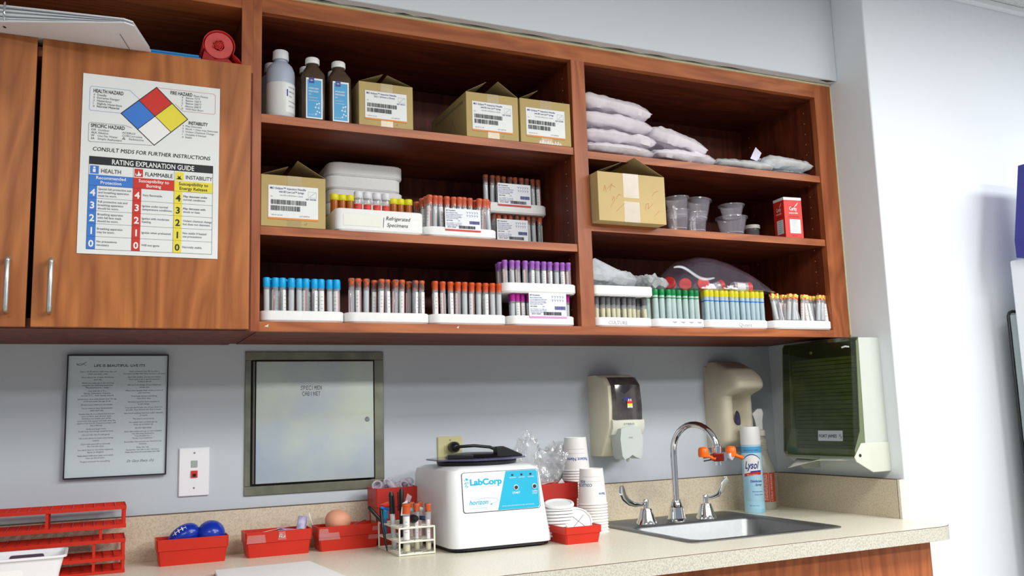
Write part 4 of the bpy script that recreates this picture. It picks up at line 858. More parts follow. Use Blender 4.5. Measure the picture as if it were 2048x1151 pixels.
def kind(k, h, r, caph, capr, cm, bm, label=None, fill=None, ribs=True, ring_=None, band=None, n=12):
    parts = []
    b = MB(); b.lathe([(r*.3,0),(r*.8,.0015),(r,.005),(r,h-caph*.8)], seg=n, cap=True); parts.append(('tube', b, bm))
    z0 = h-caph; pr = [(capr*.93,z0),(capr,z0+.001),(capr,h-.002),(capr*.9,h),(.0005,h)] if ribs else [(capr*.9,z0),(capr*.9,h-.007),(capr,h-.006),(capr,h-.001),(capr*.9,h),(.0005,h)]
    b = MB(); b.lathe(pr, seg=n+2); parts.append(('cap', b, cm))
    if label:
        a0, a1, za, zb, m = label; b = MB(); C = Cyl((0,0,0), r, 0, 0); b.rect(C, a0*r, za, a1*r, zb, 0, .0003, nx=7)
        for j in range(4): b.rect(C, (a0+.35+.1*(j%2))*r, za+(zb-za)*(.30+.15*j), (a0+.3+(a1-a0)*.42)*r, za+(zb-za)*(.325+.15*j), 1, .0005, nx=3)
        if label[4] is lab_m: b.rect(C, (a1-.16)*r, za, a1*r, zb, 2, .0005)
        parts.append(('label', b, [m, mat('pale_ink',(168,172,182),.6), redl]))
    if fill: za, zb, m = fill; b = MB(); b.lathe([(r*.3,.002),(r*.86,.005),(r*.86,zb),(.0005,zb)] if za < .004 else [(.0005,za),(r*.9,za),(r*.9,zb),(.0005,zb)], seg=n); parts.append(('contents', b, m))
    if ring_: z, m = ring_; b = MB(); b.lathe([(r*1.02,z),(r*1.05,z+.0004),(r*1.05,z+.0024),(r*1.02,z+.003)], seg=n, cap=False); parts.append(('fill_line', b, m))
    out = []
    for nm, b, m in parts:
        me = bpy.data.meshes.new(nm); me.from_pydata(b.v, [], b.f)
        for q in (m if isinstance(m, list) else [m]): me.materials.append(q)
        me.polygons.foreach_set('material_index', b.m); bb_ = bmesh.new(); bb_.from_mesh(me); bmesh.ops.recalc_face_normals(bb_, faces=bb_.faces); bb_.to_mesh(me); bb_.free(); me.shade_smooth(); me.set_sharp_from_angle(angle=math.radians(40)); out.append((nm, me))
    TK[k] = out
gL = (-.9,.9,.012,.062,lab_m)
kind('blue', .092,.0066,.020,.0076,cap_m['blue'],glass,(-.9,.9,.010,.066,lab_m),None); kind('blue2', .092,.0066,.020,.0076,cap_m['blue'],glass,None,(.001,.066,fillm))
for q in ('mottled','orange','coral','dusty'):
    kind(q, .097,.0066,.021,.0074,cap_m[q],glass,(-.8,.8,.018,.070,lab_m),None,False); kind(q+'2', .097,.0066,.021,.0074,cap_m[q],glass,None,(.001,.070,fillm),False)
for q in ('magenta','lilac'):
    kind(q, .075,.0062,.019,.0070,cap_m[q],glass,(-.9,.9,.012,.052,lab_m),None,False); kind(q+'2', .075,.0062,.019,.0070,cap_m[q],glass,None,(.001,.050,fillm),False)
kind('grey', .074,.0064,.020,.0074,cap_m['grey'],glass,None,(.001,.044,wax),False)
kind('green', .098,.0072,.016,.0078,cap_m['green'],frost,None,None,ring_=(.074,cap_m['green']))
kind('yellow', .100,.0072,.017,.0078,cap_m['yellow'],frostb,None,(.001,.066,frostb),ring_=(.070,mat('line_blue',(20,120,210),.4)))
kind('tiger', .098,.0068,.014,.0078,cap_m['tiger'],glass,(-.9,.9,.020,.072,lab_m),None,False); kind('tiger2', .098,.0068,.014,.0078,cap_m['tiger'],glass,None,(.024,.075,fillm),False)
kind('amber', .090,.0088,.014,.0100,cap_m['yellow'],amber); kind('clear', .094,.0092,.016,.0102,cap_m['white'],glass,(-1.2,1.2,.030,.064,redl),None)
kind('wide', .108,.0084,.022,.0100,cap_m['orange'],glass,(-.9,1.0,.030,.080,lab_m),(.001,.018,liq),False); kind('slim', .105,.0066,.018,.0078,cap_m['mottled'],glass,(-.6,.6,.028,.070,lab_m),(.001,.020,liq),False)
def tube(k, loc, label, group=None, tilt=(0,0), rz=0, name='blood_tube'):
    t = thing(name, loc, label, 'tube', group=group); t.rotation_euler = (math.radians(tilt[1]), math.radians(tilt[0]), rz)
    for nm, me in TK[k]:
        o = bpy.data.objects.new(nm, me); COL.objects.link(o); o.parent = t
    return t
FACE = math.radians(-104)
rt = random.Random(21)
def tray(X0, X1, yf, z, d, label, h=.024, cr=.022, name='foam_tray', rot=0, mats=None, cat='tray', group=None):
    w = X1-X0; b = MB(); a, c = w/2, d/2; s = .004
    b.loft([ring(-a+.003,a-.003,-c+.003,c-.003,0,cr,3), ring(-a,a,-c,c,.004,cr,3), ring(-a,a,-c,c,h-.002,cr,3), ring(-a+.0015,a-.0015,-c+.0015,c-.0015,h,cr,3), ring(-a+s,a-s,-c+s,c-s,h,cr-.002,3), ring(-a+s,a-s,-c+s,c-s,.0040,cr-.002,3)], 0)
    o = b.build(name, mats or foam, smooth=35); o.location = ((X0+X1)/2, yf+c, z+.0002); o.rotation_euler.z = rot
    return tag(o, label, cat, group)
def fillrow(X0, X1, yf, z, kinds, n, desc, tail, rows=2, leftcols=0, leftrows=0, tilt=(0,0), pitch=None, jit=.0015, end='cabinet doors', inset=.016, rowgap=.0175, half=True, skip=()):
    x0 = X0+inset; p = pitch or (X1-X0-2*inset)/(n-1)
    g = desc+' tubes'+tail
    for rr in range(max(rows, leftrows)):
        for i in range(n if rr < rows else leftcols):
            if (rr,i) in skip: continue
            x = x0+p*i+(p*.35 if (rr % 2 and half) else 0)+rt.uniform(-jit,jit); y = yf+.015+rowgap*rr+rt.uniform(-jit,jit)
            if x > X1-.010: continue
            k = rt.choice(kinds); lab = f'{desc} tube, {ORD[i]} along the front row from the {end}{tail}' if rr == 0 else f'{desc} tube standing behind the front row{tail}'
            tube(k, (x,y,z+.0044), lab, g if rr == 0 else g+' behind the front row', (tilt[0]+rt.uniform(-1.2,1.2), tilt[1]+rt.uniform(-1,1)), FACE+rt.uniform(-1.3,1.3))
ZF = .5140
tray(.6165,.7985,-.3460,ZF,.19,'white foam tray of light blue capped tubes by the cabinet stile')
fillrow(.6165,.7985,-.3460,ZF,('blue','blue','blue2'),10,'light blue capped',', bottom shelf',rows=2)
tray(.8000,.9970,-.3450,ZF,.19,'white foam tray of mottled orange and grey capped tubes',rot=0)
fillrow(.8000,.9970,-.3450,ZF,('mottled','mottled2','mottled'),11,'mottled orange-grey capped',', bottom shelf',rows=2,skip=((0,3),(0,8)))
tray(.9985,1.1905,-.3450,ZF,.19,'white foam tray of plain orange capped tubes')
fillrow(.9985,1.1905,-.3450,ZF,('orange','orange2','orange'),10,'bright orange capped',', bottom shelf',rows=2)
def pack_label(parent, w, h, cx, z0, y, stripe_m, tilt=0, seed=1, hm=ink_violet):
    F = Frame((cx-w/2, y, z0), (1,0,0), (0,-math.sin(math.radians(tilt)),math.cos(math.radians(tilt)))); b = MB()
    b.rect(F,0,0,w,h,0,0); b.rect(F,0,0,w,h*.075,1,.0003)
    b.text(F,'BD Vacutainer',.03*w,.88*h,h*.075,2,.0006); b.text(F,'Blood Collection Tubes',.03*w,.79*h,h*.055,3,.0006)
    for i in range(4): b.text(F,('For in vitro diagnostic use. Sterile interior.','Store at 4-25 C. Do not reuse.','Keep away from sunlight.','Invert gently after filling.')[i],.03*w,(.72-.06*i)*h,h*.045,3,.0006,width=w*(.46,.42,.44,.34)[i])
    b.text(F,'REF 367820',.04*w,.44*h,h*.06,2,.0006); b.text(F,'LOT',.36*w,.44*h,h*.05,2,.0006)
    for i in range(3): b.text(F,('10 x 10 tubes  16 x 100 mm','Becton Dickinson and Company','Franklin Lakes, New Jersey')[i],.04*w,(.34-.06*i)*h,h*.042,3,.0006,width=w*.42)
    for i in range(5):
        for j in range(2): b.line(F,[((.60+.07*i)*w,(.88-.14*j)*h),((.64+.07*i)*w,(.86-.14*j)*h),((.62+.07*i)*w,(.80-.14*j)*h)],h*.012,3,.0006)
    b.barcode(F,.68*w,.34*h,.97*w,.48*h,3,.0006,seed); b.barcode(F,.38*w,.12*h,.86*w,.25*h,2,.0006,seed+4); b.text(F,'2025-07  4056829',.06*w,.15*h,h*.055,2,.0006)
    return b.build('label', [mat('pack_label_white', (228,232,238), .4), stripe_m, ink, hm], parent, solid=.0003)
t4 = tray(1.1950,1.3765,-.3450,ZF,.19,'lower white foam tray of magenta capped tubes with a printed card')
fillrow(1.1950,1.3765,-.3410,ZF,('magenta','magenta','magenta2'),11,'magenta capped',', lower tray',rows=2)
pack_label(t4, .102,.062,.012,.018,-.0955,mat('pink_stripe',(210,150,205),.4),seed=3)
t4b = tray(1.1790,1.3830,-.3480,.5930,.19,'upper white foam tray of lilac capped tubes, on top of the magenta capped ones')
fillrow(1.1790,1.3830,-.3440,.5945,('lilac','lilac','lilac2'),11,'lilac capped',', upper tray',rows=2,leftcols=1,leftrows=4)
# middle shelf
ZM = .7199
t5 = tray(.9850,1.1720,-.3460,ZM,.19,'white foam tray of coral capped tubes with a printed card, beside the specimens box',h=.023)
fillrow(.9850,1.1720,-.3420,ZM,('coral','coral','coral2'),11,'coral capped',', middle shelf',rows=2,leftcols=1,leftrows=5,tilt=(-2.5,0))
pack_label(t5, .090,.054,.002,.014,-.0960,pr_red,seed=5)
t6 = tray(1.1890,1.3720,-.2180,ZM,.185,'white foam tray of dusty orange capped tubes at the rear, under a second tray',h=.023)
fillrow(1.1890,1.3720,-.2140,ZM,('dusty','coral','dusty2'),10,'dusty orange capped',', rear lower tray',rows=1)
pack_label(t6, .088,.060,-.012,.022,-.0935,pr_red,seed=7)
t7 = tray(1.1890,1.3740,-.2200,.8180,.185,'upper white foam tray of mottled capped tubes at the rear of the middle shelf',h=.027)
fillrow(1.1720,1.3740,-.2150,.8182,('dusty','mottled','dusty2'),11,'dark mottled capped',', rear upper tray',rows=2,skip=((0,0),(1,0)))
pack_label(t7, .094,.060,-.006,.018,-.0940,pr_red,seed=9)
# specimen tubes in the hand-lettered foam box
fb_ = tray(.7770,.9830,-.3480,ZM,.125,'white foam box hand-lettered for refrigerated specimens, holding amber tubes',h=.051,cr=.014,name='foam_box',cat='box')
F = Frame((.012,-.0630,.0), (1,0,0), (0,0,1), (0,-1,0)); b = MB()
for t_,x_,y_ in (('Refrigerated',0,.029),('Specimens',.002,.014)): b.text(F,t_,x_,y_,.0125,0,.0004,shear=.25,width=.058 if t_[0]=='R' else .050)
b.line(F,[(-.0065,.012),(-.005,.034)],.0010,0,.0004); b.rect(F,-.098,.012,-.012,.038,1,.0002); b.build('hand_lettering', [ink, mat('sticker_cream', (238,240,228), .6)], fb_)
kk = [('amber',.7870,0),('amber',.8050,.002),('amber',.8230,0),('clear',.8425,-.004),('clear',.8640,-.006),('clear',.8870,.0),('clear',.9085,-.002),('amber',.9270,0),('amber',.9445,.004),('amber',.9640,0)]
for i,(k_,x_,dy) in enumerate(kk): tube(k_, (x_,-.292+dy*.3,ZM+.0045+(.0 if k_=='amber' else .006)), (f'amber tube with yellow cap, {ORD[i]} along the lettered foam box' if k_=='amber' else f'clear tube with white cap and red sticker, {ORD[i]} along the lettered foam box'), 'specimen tubes in the lettered foam box', rz=FACE)
for i,x_ in enumerate((.796,.812,.833,.935,.953,.971)): tube('amber', (x_,-.265,ZM+.0045), 'amber tube with yellow cap in the rear row of the lettered foam box', 'rear specimen tubes in the lettered foam box', rz=FACE)
for i in range(6):
    o = tray(.7930+(.004 if i%2 else 0),.9830+(.002 if i%2 else -.004),-.2000,ZM+.0330*i+.0006*i,.155,'empty white foam tray, '+ORD[i]+' from the bottom of the stack behind the amber tubes',h=.0325,cr=.026,group='empty foam trays behind the amber tubes')
    if i > 0: o.rotation_euler.x = 0
# right-hand bottom shelf
r1 = tray(1.4300,1.6040,-.3450,ZF,.19,'white foam tray lettered in pencil, holding grey capped tubes')
F = Frame((-.050,-.0952,.006), (1,0,0), (0,0,1), (0,-1,0)); MB().text(F,'CULTURE',0,0,.0130,0,.0004,width=.055).build('pencil_lettering', mat('pencil', (168,170,176), .6), r1)
fillrow(1.4300,1.6040,-.3410,ZF,('grey',),10,'grey capped',', lettered tray',rows=2,end='divider',skip=((0,8),))
tray(1.4280,1.6050,-.3470,.5925,.19,'empty white foam tray lying over the grey capped tubes',cr=.012,h=.026)
r2 = tray(1.6060,1.7690,-.3450,ZF,.19,'white foam tray of green capped tubes under the red-capped jar bag')
for i in range(4): MB().add([(-.030+.026*i,-.0954,.016),(-.012+.026*i,-.0954,.016),(-.020+.026*i,-.0954,.0115)],[(0,1,2)]).build('moulded_notch', mat('notch_grey', (170,172,174), .6), r2, solid=.0004)
fillrow(1.5900,1.7690,-.3400,ZF,('green',),9,'green capped',', under the jar bag',rows=2,end='divider',skip=((0,0),))
r3 = tray(1.7720,1.9830,-.3440,ZF,.19,'white foam tray of yellow capped blue-lined tubes with a pencil mark')
F = Frame((-.004,-.0952,.006), (1,0,0), (0,0,1), (0,-1,0)); MB().text(F,'Quant',0,0,.0130,0,.0004,width=.045).build('pencil_lettering', mat('pencil', (168,170,176), .6), r3)
fillrow(1.7720,1.9830,-.3400,ZF,('yellow',),12,'yellow capped blue-lined',', bottom shelf',rows=2,end='divider',pitch=.0170,inset=.013)
r4 = tray(1.9860,2.2010,-.3560,ZF,.19,'white foam tray of red and yellow capped tubes at the far end')
fillrow(2.0040,2.2080,-.3500,ZF,('tiger','tiger2'),11,'red and yellow capped',', far end tray',rows=2,end='divider',tilt=(-9,0),inset=.014)
# ------------------------------------------------------------------ cardboard cartons
def carton(X0, X1, yf, z, h, d, label, lines, ref, flaps, m=None, seed=1, lab=True, rotz=0, extra=None):
    m = m or card; w = X1-X0; t = thing('cardboard_box', ((X0+X1)/2, yf+d/2, z+.0003), label, 'box', rotz=rotz); a, c, s = w/2, d/2, .0028
    b = MB(); o4 = lambda a_,c_,z_: [(-a_,-c_,z_),(a_,-c_,z_),(a_,c_,z_),(-a_,c_,z_)]
    b.loft([o4(a,c,0),o4(a,c,h),o4(a-s,c-s,h),o4(a-s,c-s,.003)]); b.build('body', m, t, bevel=.0008)
    for side, run, rise in flaps:
        b = MB(); x0 = side*a; x1 = side*(a-run)
        vs = [(x0,-c+.001,h),(x1,-c+.004,h+rise),(x1,c-.004,h+rise),(x0,c-.001,h)]; n_ = Vector((-(rise)*side,0,-run)).normalized()*.0026
        b.loft([vs,[(p[0]+n_.x,p[1],p[2]+n_.z+.0026) for p in vs]]); b.build('flap', m, t)
    b = MB(); F = Frame((-a,-c,0), (1,0,0), (0,0,1), (0,-1,0))
    if lab:
        lx0, lx1, ly0, ly1 = .11*w, .88*w, .16*h, .80*h; LW, LH = lx1-lx0, ly1-ly0; G = Frame(F(lx0,ly0,.0008), (1,0,0), (0,0,1), (0,-1,0))
        b.rect(G,0,0,LW,LH,0,0); b.rect(G,0,-.035*LH,LW,.02*LH,1,.0002)
        for i,s_ in enumerate(lines): b.text(G,s_,(.46 if i else .40)*LW,(.88-.10*i)*LH,LH*(.085 if i < 2 else .06),3 if i<2 else 4,.0006,align='c',bold=.01 if i<2 else 0,width=LW*(.70,.50,.46,.3)[i])
        b.lathe([(LH*.028,0),(LH*.028,.0002)], G(.05*LW,.91*LH,.0006), 10, 3, R=rotm('X',90))
        b.text(G,ref,.96*LW,.60*LH,LH*.065,3,.0006,align='r',bold=.01); b.text(G,'Qty',.04*LW,.64*LH,LH*.045,4,.0006)
        b.line(G,[(.80*LW,.68*LH),(.96*LW,.68*LH),(.96*LW,.86*LH),(.80*LW,.86*LH)],.0003,4,.0006,close=True); b.line(G,[(.83*LW,.70*LH),(.87*LW,.76*LH),(.94*LW,.84*LH)],.0005,4,.0006)
        b.barcode(G,.05*LW,.42*LH,.76*LW,.56*LH,2,.0006,seed); b.barcode(G,.05*LW,.23*LH,.64*LW,.38*LH,2,.0006,seed+3)
        b.text(G,'2026-08  (01) 382',.06*LW,.08*LH,LH*.045,4,.0006); b.text(G,'LOT 6049735',.62*LW,.07*LH,LH*.055,4,.0006)
        b.build('shipping_label', [paper, pr_orange, ink, mat('label_violet', (84,84,130), .6), ink_grey], t)
        MB().rect(F,.40*w,0,.62*w,.155*h,0,.0004).build('tape', clear('box_tape', (196,176,120), .5, .2), t); MB().rect(F,.40*w,.81*h,.62*w,h,0,.0004).build('tape', clear('box_tape', (196,176,120), .5, .2), t); b = MB()
        b.line(F,[(.70*w,.06*h),(.70*w,.10*h)],.0006,1,.0005); b.line(F,[(.66*w,.06*h),(.70*w,.06*h)],.0006,1,.0005)
        b.build('tape_marks', [clear('box_tape', (196,176,120), .5, .2), ink_grey], t)
    if extra: extra(t, F, a, c, w, h)
    return t
ez = ('BD Eclipse\u2122 Injection Needle','with BD Luer-Lok\u2122 Syringe','1mL 25G x 5/8 (0.5mm x 16mm)','30521')
dA = max(.05, P(703,196,'x',.832).y+.346); dB = P(862,262,'x',1.094).y+.346
carton(.8315,.9610,-.3462,.9691,.1035,min(.16,dA),'tan cardboard box of injection needles beside the brown bottles',('BD Eclipse\u2122 Injection Needle','25G 1 (0.5mm x 25mm)'),'REF 305761',((-1,.058,.024),(1,.060,.023)),seed=2)
def sideprint(t, F, a, c, w, h):
    G = Frame((-a,c,0), (0,-1,0), (0,0,1), (-1,0,0)); b = MB(); b.text(G,'BD Eclipse Injection Needle with BD Luer-Lok Syringe',.03,.80*h,.012,0,.0004,width=2*c-.05)
    b.line(G,[(2*c*.5,.25*h),(2*c*.62,.6*h),(2*c*.7,.3*h)],.0012,0,.0004); b.build('side_printing', ink_grey, t)
carton(1.0960,1.2345,-.3462,.9691,.1120,min(.30,max(.1,dB)),'long tan needle box, the deep one left of its narrower neighbour',ez[:3],'REF 305780',((-1,.055,.031),(1,.050,.036)),seed=4,extra=sideprint)
def crumb(t, F, a, c, w, h):
    b = MB()
    for i in range(9): x = .35*w+.05*w*i; b.add([F(x,-.001,.001),F(x+.05*w,.001,.0012),F(x+.04*w,.008+.004*math.sin(i*2.2),.0012),F(x+.01*w,.007,.001)],[(0,1,2,3)])
    b.build('torn_tape', tape, t)
carton(1.2390,1.3800,-.3482,.9691,.1125,.20,'tan needle box against the divider with torn tape at its foot',ez[:3],'REF 305780',((-1,.052,.026),),seed=6,extra=crumb)
carton(.6145,.7540,-.3482,.7199,.1135,.17,'tan needle box on the middle shelf beside the foam trays',ez[:3],'REF 305780',((-1,.058,.022),(1,.060,.036)),seed=8)
def scrib(t, F, a, c, w, h):
    MB().rect(F,.37*w,.50*h,.60*w,1.0*h,0,.0006).build('tape', tape, t); MB().rect(F,.37*w,0,.60*w,.42*h,0,.0006).build('tape', tape, t)
    b = MB()
    for pts in ([(.08,.60),(.10,.72),(.12,.58)],[(.14,.66),(.22,.78)],[(.17,.62),(.20,.74),(.25,.70)],[(.17,.28),(.24,.44),(.22,.50),(.20,.42)],[(.26,.46),(.30,.56),(.33,.54)],[(.25,.20),(.38,.38)],[(.69,.28),(.70,.40),(.74,.42),(.73,.30),(.77,.36),(.81,.42)],[(.82,.16),(.90,.28)],[(.80,.58),(.84,.66),(.90,.70)]):
        b.line(F,[(x*w,y*h) for x,y in pts],.0006,0,.0009)
    b.build('pen_scribble', mat('faint_red_pen', (206,120,84), .7), t)
carton(1.4300,1.6300,-.3850,.7756,.1260,.15,'light tan box with red pen scribbles and clear tape, lip over the shelf',(),'',((-1,.075,.030),(1,.085,.045)),m=card2,lab=False,extra=scrib)
# ------------------------------------------------------------------ bottles on the top shelf
Z1 = .9692
def clear_bottle(loc, label):
    t = thing('plastic_bottle', loc, label, 'bottle', rotz=0); r0 = .0315
    b = MB(); b.lathe([(r0*.94,0),(r0,.004),(r0,.104),(r0*.97,.112),(r0*.82,.124),(r0*.58,.132),(.0145,.134),(.0145,.139)], seg=32); b.build('body', mat('milky_bottle', (190,202,220), .35, vary=.03, trans=.2), t, smooth=50)
    b = MB(); b.lathe([(r0*.945,.0005),(r0+.0003,.0045),(r0+.0003,.080),(r0*.98,.0803)], seg=32, cap=False); b.build('liquid', mat('milky_liquid', (226,228,226), .35, vary=.02, trans=.1), t, smooth=50)
    b = MB(); b.lathe([(.0175,.139),(.0180,.141),(.0172,.159),(.0155,.161),(.0005,.161)], seg=30); b.build('cap', mat('ribbed_white_cap', (222,228,232), .45), t, smooth=40)
    C = Cyl((0,0,0), r0, math.atan2(CY-loc[1], CX-loc[0])+.25, 0); b = MB(); b.rect(C,.004,.012,.055,.078,0,.0004,nx=14); b.rect(C,.006,.048,.009,.064,1,.0006)
    for i,(s_,k_) in enumerate((('Isopropyl',.012),('RUBBING ALCOHOL',.012),('70%',.006),('First aid antiseptic',.016),('16 FL OZ',.010))): b.text(C,s_,.011,.068-.011*i,.006,2,.0006,width=k_*1.5)
    b.build('label', [paper, mat('deep_blue_ink', (50,56,160), .5), ink_grey], t); return t
clear_bottle((.6610,-.3120,Z1), 'large milky round bottle with white cap beside the cabinet stile')
clear_bottle((.6560,-.2300,Z1), 'second milky round bottle standing behind the front one')
brown = mat('brown_bottle', (72,56,40), .3, vary=.1)
def brown_bottle(loc, label, lab=True, group='brown peroxide bottles'):
    t = thing('brown_bottle', loc, label, 'bottle', group=group); a = .0255; c = .0215
    b = MB(); b.loft([ring(-a+.002,a-.002,-c+.002,c-.002,0,.006,3),ring(-a,a,-c,c,.004,.007,3),ring(-a,a,-c,c,.106,.007,3),ring(-a*.93,a*.93,-c*.93,c*.93,.112,.009,3),ring(-.0145,.0145,-.0145,.0145,.129,.0140,3),ring(-.0135,.0135,-.0135,.0135,.135,.0130,3)])
    for i in range(7): z = .018+.012*i; b.loft([ring(-a-.0004,a+.0004,-c*.5,c*1.0006,z,.006,3),ring(-a-.0004,a+.0004,-c*.5,c*1.0006,z+.0016,.006,3)])
    b.build('body', brown, t, smooth=40)
    b = MB(); b.lathe([(.0158,.135),(.0162,.137),(.0158,.1475),(.0140,.1495),(.0005,.1495)], seg=26); b.build('cap', white_pl, t, smooth=40)
    if lab:
        F = Frame((-.0185,-c-.0004,.002), (1,0,0), (0,0,1), (0,-1,0)); b = MB(); b.rect(F,0,0,.037,.094,0,0); b.rect(F,.0025,.003,.034,.090,1,.0002); b.rect(F,.006,.082,.018,.095,2,.0004)
        for dx,dy in ((1,0),(0,1),(-1,0),(0,-1)): b.add([F(.012-dy*.0008,.0885+dx*.0008,.0006),F(.012+dx*.0048,.0885+dy*.0030,.0006),F(.012+dy*.0008,.0885-dx*.0008,.0006)],[(0,1,2)],0)
        for i,(s_,w_,q) in enumerate((('HYDROGEN',.022,.0052),('PEROXIDE',.022,.0052),('3%',.006,.0048),('Topical Solution',.020,.0032),('First Aid Antiseptic',.022,.0032))): b.text(F,s_,.0055,.068-.0068*i,q,0,.0006,width=w_,bold=.015 if i<2 else 0)
        for i,(x,y) in enumerate(((.024,.034),(.029,.036),(.021,.026),(.028,.025),(.025,.017),(.030,.015),(.022,.011))): b.obox(F(x,y,.0005), .0015,.0002,.0015, rotm('Y',45), 0)
        b.line(F,[(.024,.034),(.029,.036),(.028,.025),(.021,.026),(.024,.034)],.0005,0,.0006); b.text(F,'16 FL OZ (473 mL)',.0055,.0075,.0034,0,.0006,width=.018)
        b.build('label', [pr_white, mat('peroxide_blue', (58,160,214), .4), mat('logo_blue', (30,60,150), .4)], t)
    return t
brown_bottle((.7300,-.3230,Z1), 'brown peroxide bottle beside the milky bottle')
brown_bottle((.7905,-.3210,Z1), 'brown peroxide bottle nearer the needle box')
brown_bottle((.7290,-.2650,Z1), 'brown bottle standing behind the peroxide bottle by the milky one', False)
brown_bottle((.7960,-.2620,Z1), 'brown bottle standing behind the peroxide bottle by the needle box', False)
# ------------------------------------------------------------------ bags on the right-hand shelves
def pillow(L, W, T, seed, fold=.35, sag=0, nu=44, nv=18, slope=0):
    b = MB(); off = Vector((seed*5.3, seed*2.1, 0))
    def sf(top):
        def fn(u, v):
            su, sv = abs(2*u-1), abs(2*v-1)
            k = max(0,1-su**9)**.5*max(0,1-sv**4)**.5
            n1 = noise.noise(Vector((u*3,v*9,0))+off)+.5*noise.noise(Vector((u*9,v*20,top*3))+off)
            z = T*.5*k*(1+fold*n1+.14*fold*math.sin(v*17+2*noise.noise(Vector((u*2,seed,0)))))*(1 if top else -1)*(1 if top else .9) + .0018*noise.noise(Vector((u*14,v*10,2))+off)
            return ((u-.5)*L*(1+.02*n1), (v-.5)*W*(1-.12*su**4), z+slope*(u-.5)*L+sag*(su**2))
        return fn
    b.grid(sf(1), nu, nv); b.grid(sf(0), nu, nv); return b
bagw = mat('frosted_white_bag', (238,232,240), .25, vary=.02, bump=.5, scale=50, coat=.5); bagz_m = clear('crinkled_bag', (228,236,240), .50, .10, bump=.8, scale=45); bagc = mat('glossy_white_bag', (236,241,244), .16, vary=.05, bump=.6, scale=60, coat=.6)
ZR = .9637
for X0,X1,y,z,T,m,sd_,sl,lab in ((1.428,1.640,-.268,ZR+.0185,.033,bagw,1,-.02,'bottom white packet of the pile against the divider'),(1.428,1.650,-.262,ZR+.055,.035,bagw,2,-.04,'third white packet down of the pile against the divider'),(1.430,1.645,-.258,ZR+.098,.039,bagw,3,-.06,'second white packet down of the pile against the divider'),(1.428,1.640,-.262,ZR+.141,.041,bagw,4,-.12,'topmost white packet of the pile against the divider'),
  (1.648,1.845,-.262,ZR+.021,.034,bagw,5,-.03,'lower white packet beside the tall pile'),(1.640,1.820,-.258,ZR+.067,.043,bagw,6,-.22,'plump white packet sloping down beside the tall pile'),(1.850,2.045,-.262,ZR+.0175,.032,bagc,7,.0,'glossy clear packet lying alone in the middle of the shelf'),(2.040,2.195,-.250,ZR+.0085,.014,bagc,8,0,'thin clear packet under the end one by the cabinet side'),(2.020,2.194,-.262,ZR+.037,.032,bagc,9,-.03,'glossy clear packet on top by the cabinet side')):
    o = pillow(X1-X0,.165,T,sd_,slope=sl,fold=.5,sag=-.003).build('plastic_packet', m, smooth=50); o.location = ((X0+X1)/2,y,z); tag(o, lab, 'packet', group='plastic packets on the top shelf')
leaf((2.012,-.300,ZR), [(-.022,0,.046),(.0,0,.082),(.020,0,.066),(.004,0,.040)], clear('tab_violet', (170,160,196), .7, .2), 'raised clear zip tab between the two glossy packets', name='bag_tab')
# clear specimen cups and jar
cupc = clear('clear_cup', (208,204,216), .13, .08)
def ccup(loc, h, rb, rt_, label, tilt=0, upside=False):
    t = thing('specimen_cup', loc, label, 'cup', group='clear specimen cups'); t.rotation_euler = (0, math.radians(tilt), 0); b = MB()
    b.lathe([(.0005,.0008),(rb,.0008),(rb,.003),(rt_,h-.004),(rt_+.004,h-.0035),(rt_+.004,h),(rt_-.001,h),(rb-.001,.005)], seg=32, cap=False); b.build('shell', cupc, t, smooth=40)
    b = MB(); b.lathe([(rb*.98,h*.12),(rb*1.02,h*.12),(rb*1.03,h*.15),(rb*.99,h*.15)], seg=32, cap=False); b.build('base_ring', clear('cup_ring', (225,222,230), .6, .1), t, smooth=40)
    return t
ZQ = .7756
ccup((1.715,-.315,ZQ), .058,.024,.031,'lower clear cup of the pair next to the scribbled box'); ccup((1.716,-.316,ZQ+.036), .058,.024,.031,'upper clear cup of the pair next to the scribbled box',-2)
ccup((1.783,-.305,ZQ), .058,.024,.030,'lower clear cup of the tilted pair'); ccup((1.788,-.306,ZQ+.036), .060,.025,.032,'upper clear cup tilted on its pair',6)
ccup((1.900,-.310,ZQ), .052,.031,.041,'wide clear cup standing below a smaller one'); ccup((1.905,-.307,ZQ+.0525), .036,.026,.033,'small wide-rimmed cup on top of the wide clear cup')
t = thing('specimen_jar', (2.025,-.245,ZQ), 'small clear jar with pale lid behind the wide cup', 'jar'); MB().lathe([(.019,.0005),(.020,.003),(.020,.040)], seg=24).build('body', cupc, t, smooth=40)
MB().lathe([(.0225,.040),(.0225,.050),(.021,.051),(.0005,.051)], seg=24).build('lid', mat('pale_lid', (196,196,188), .45), t, smooth=40)
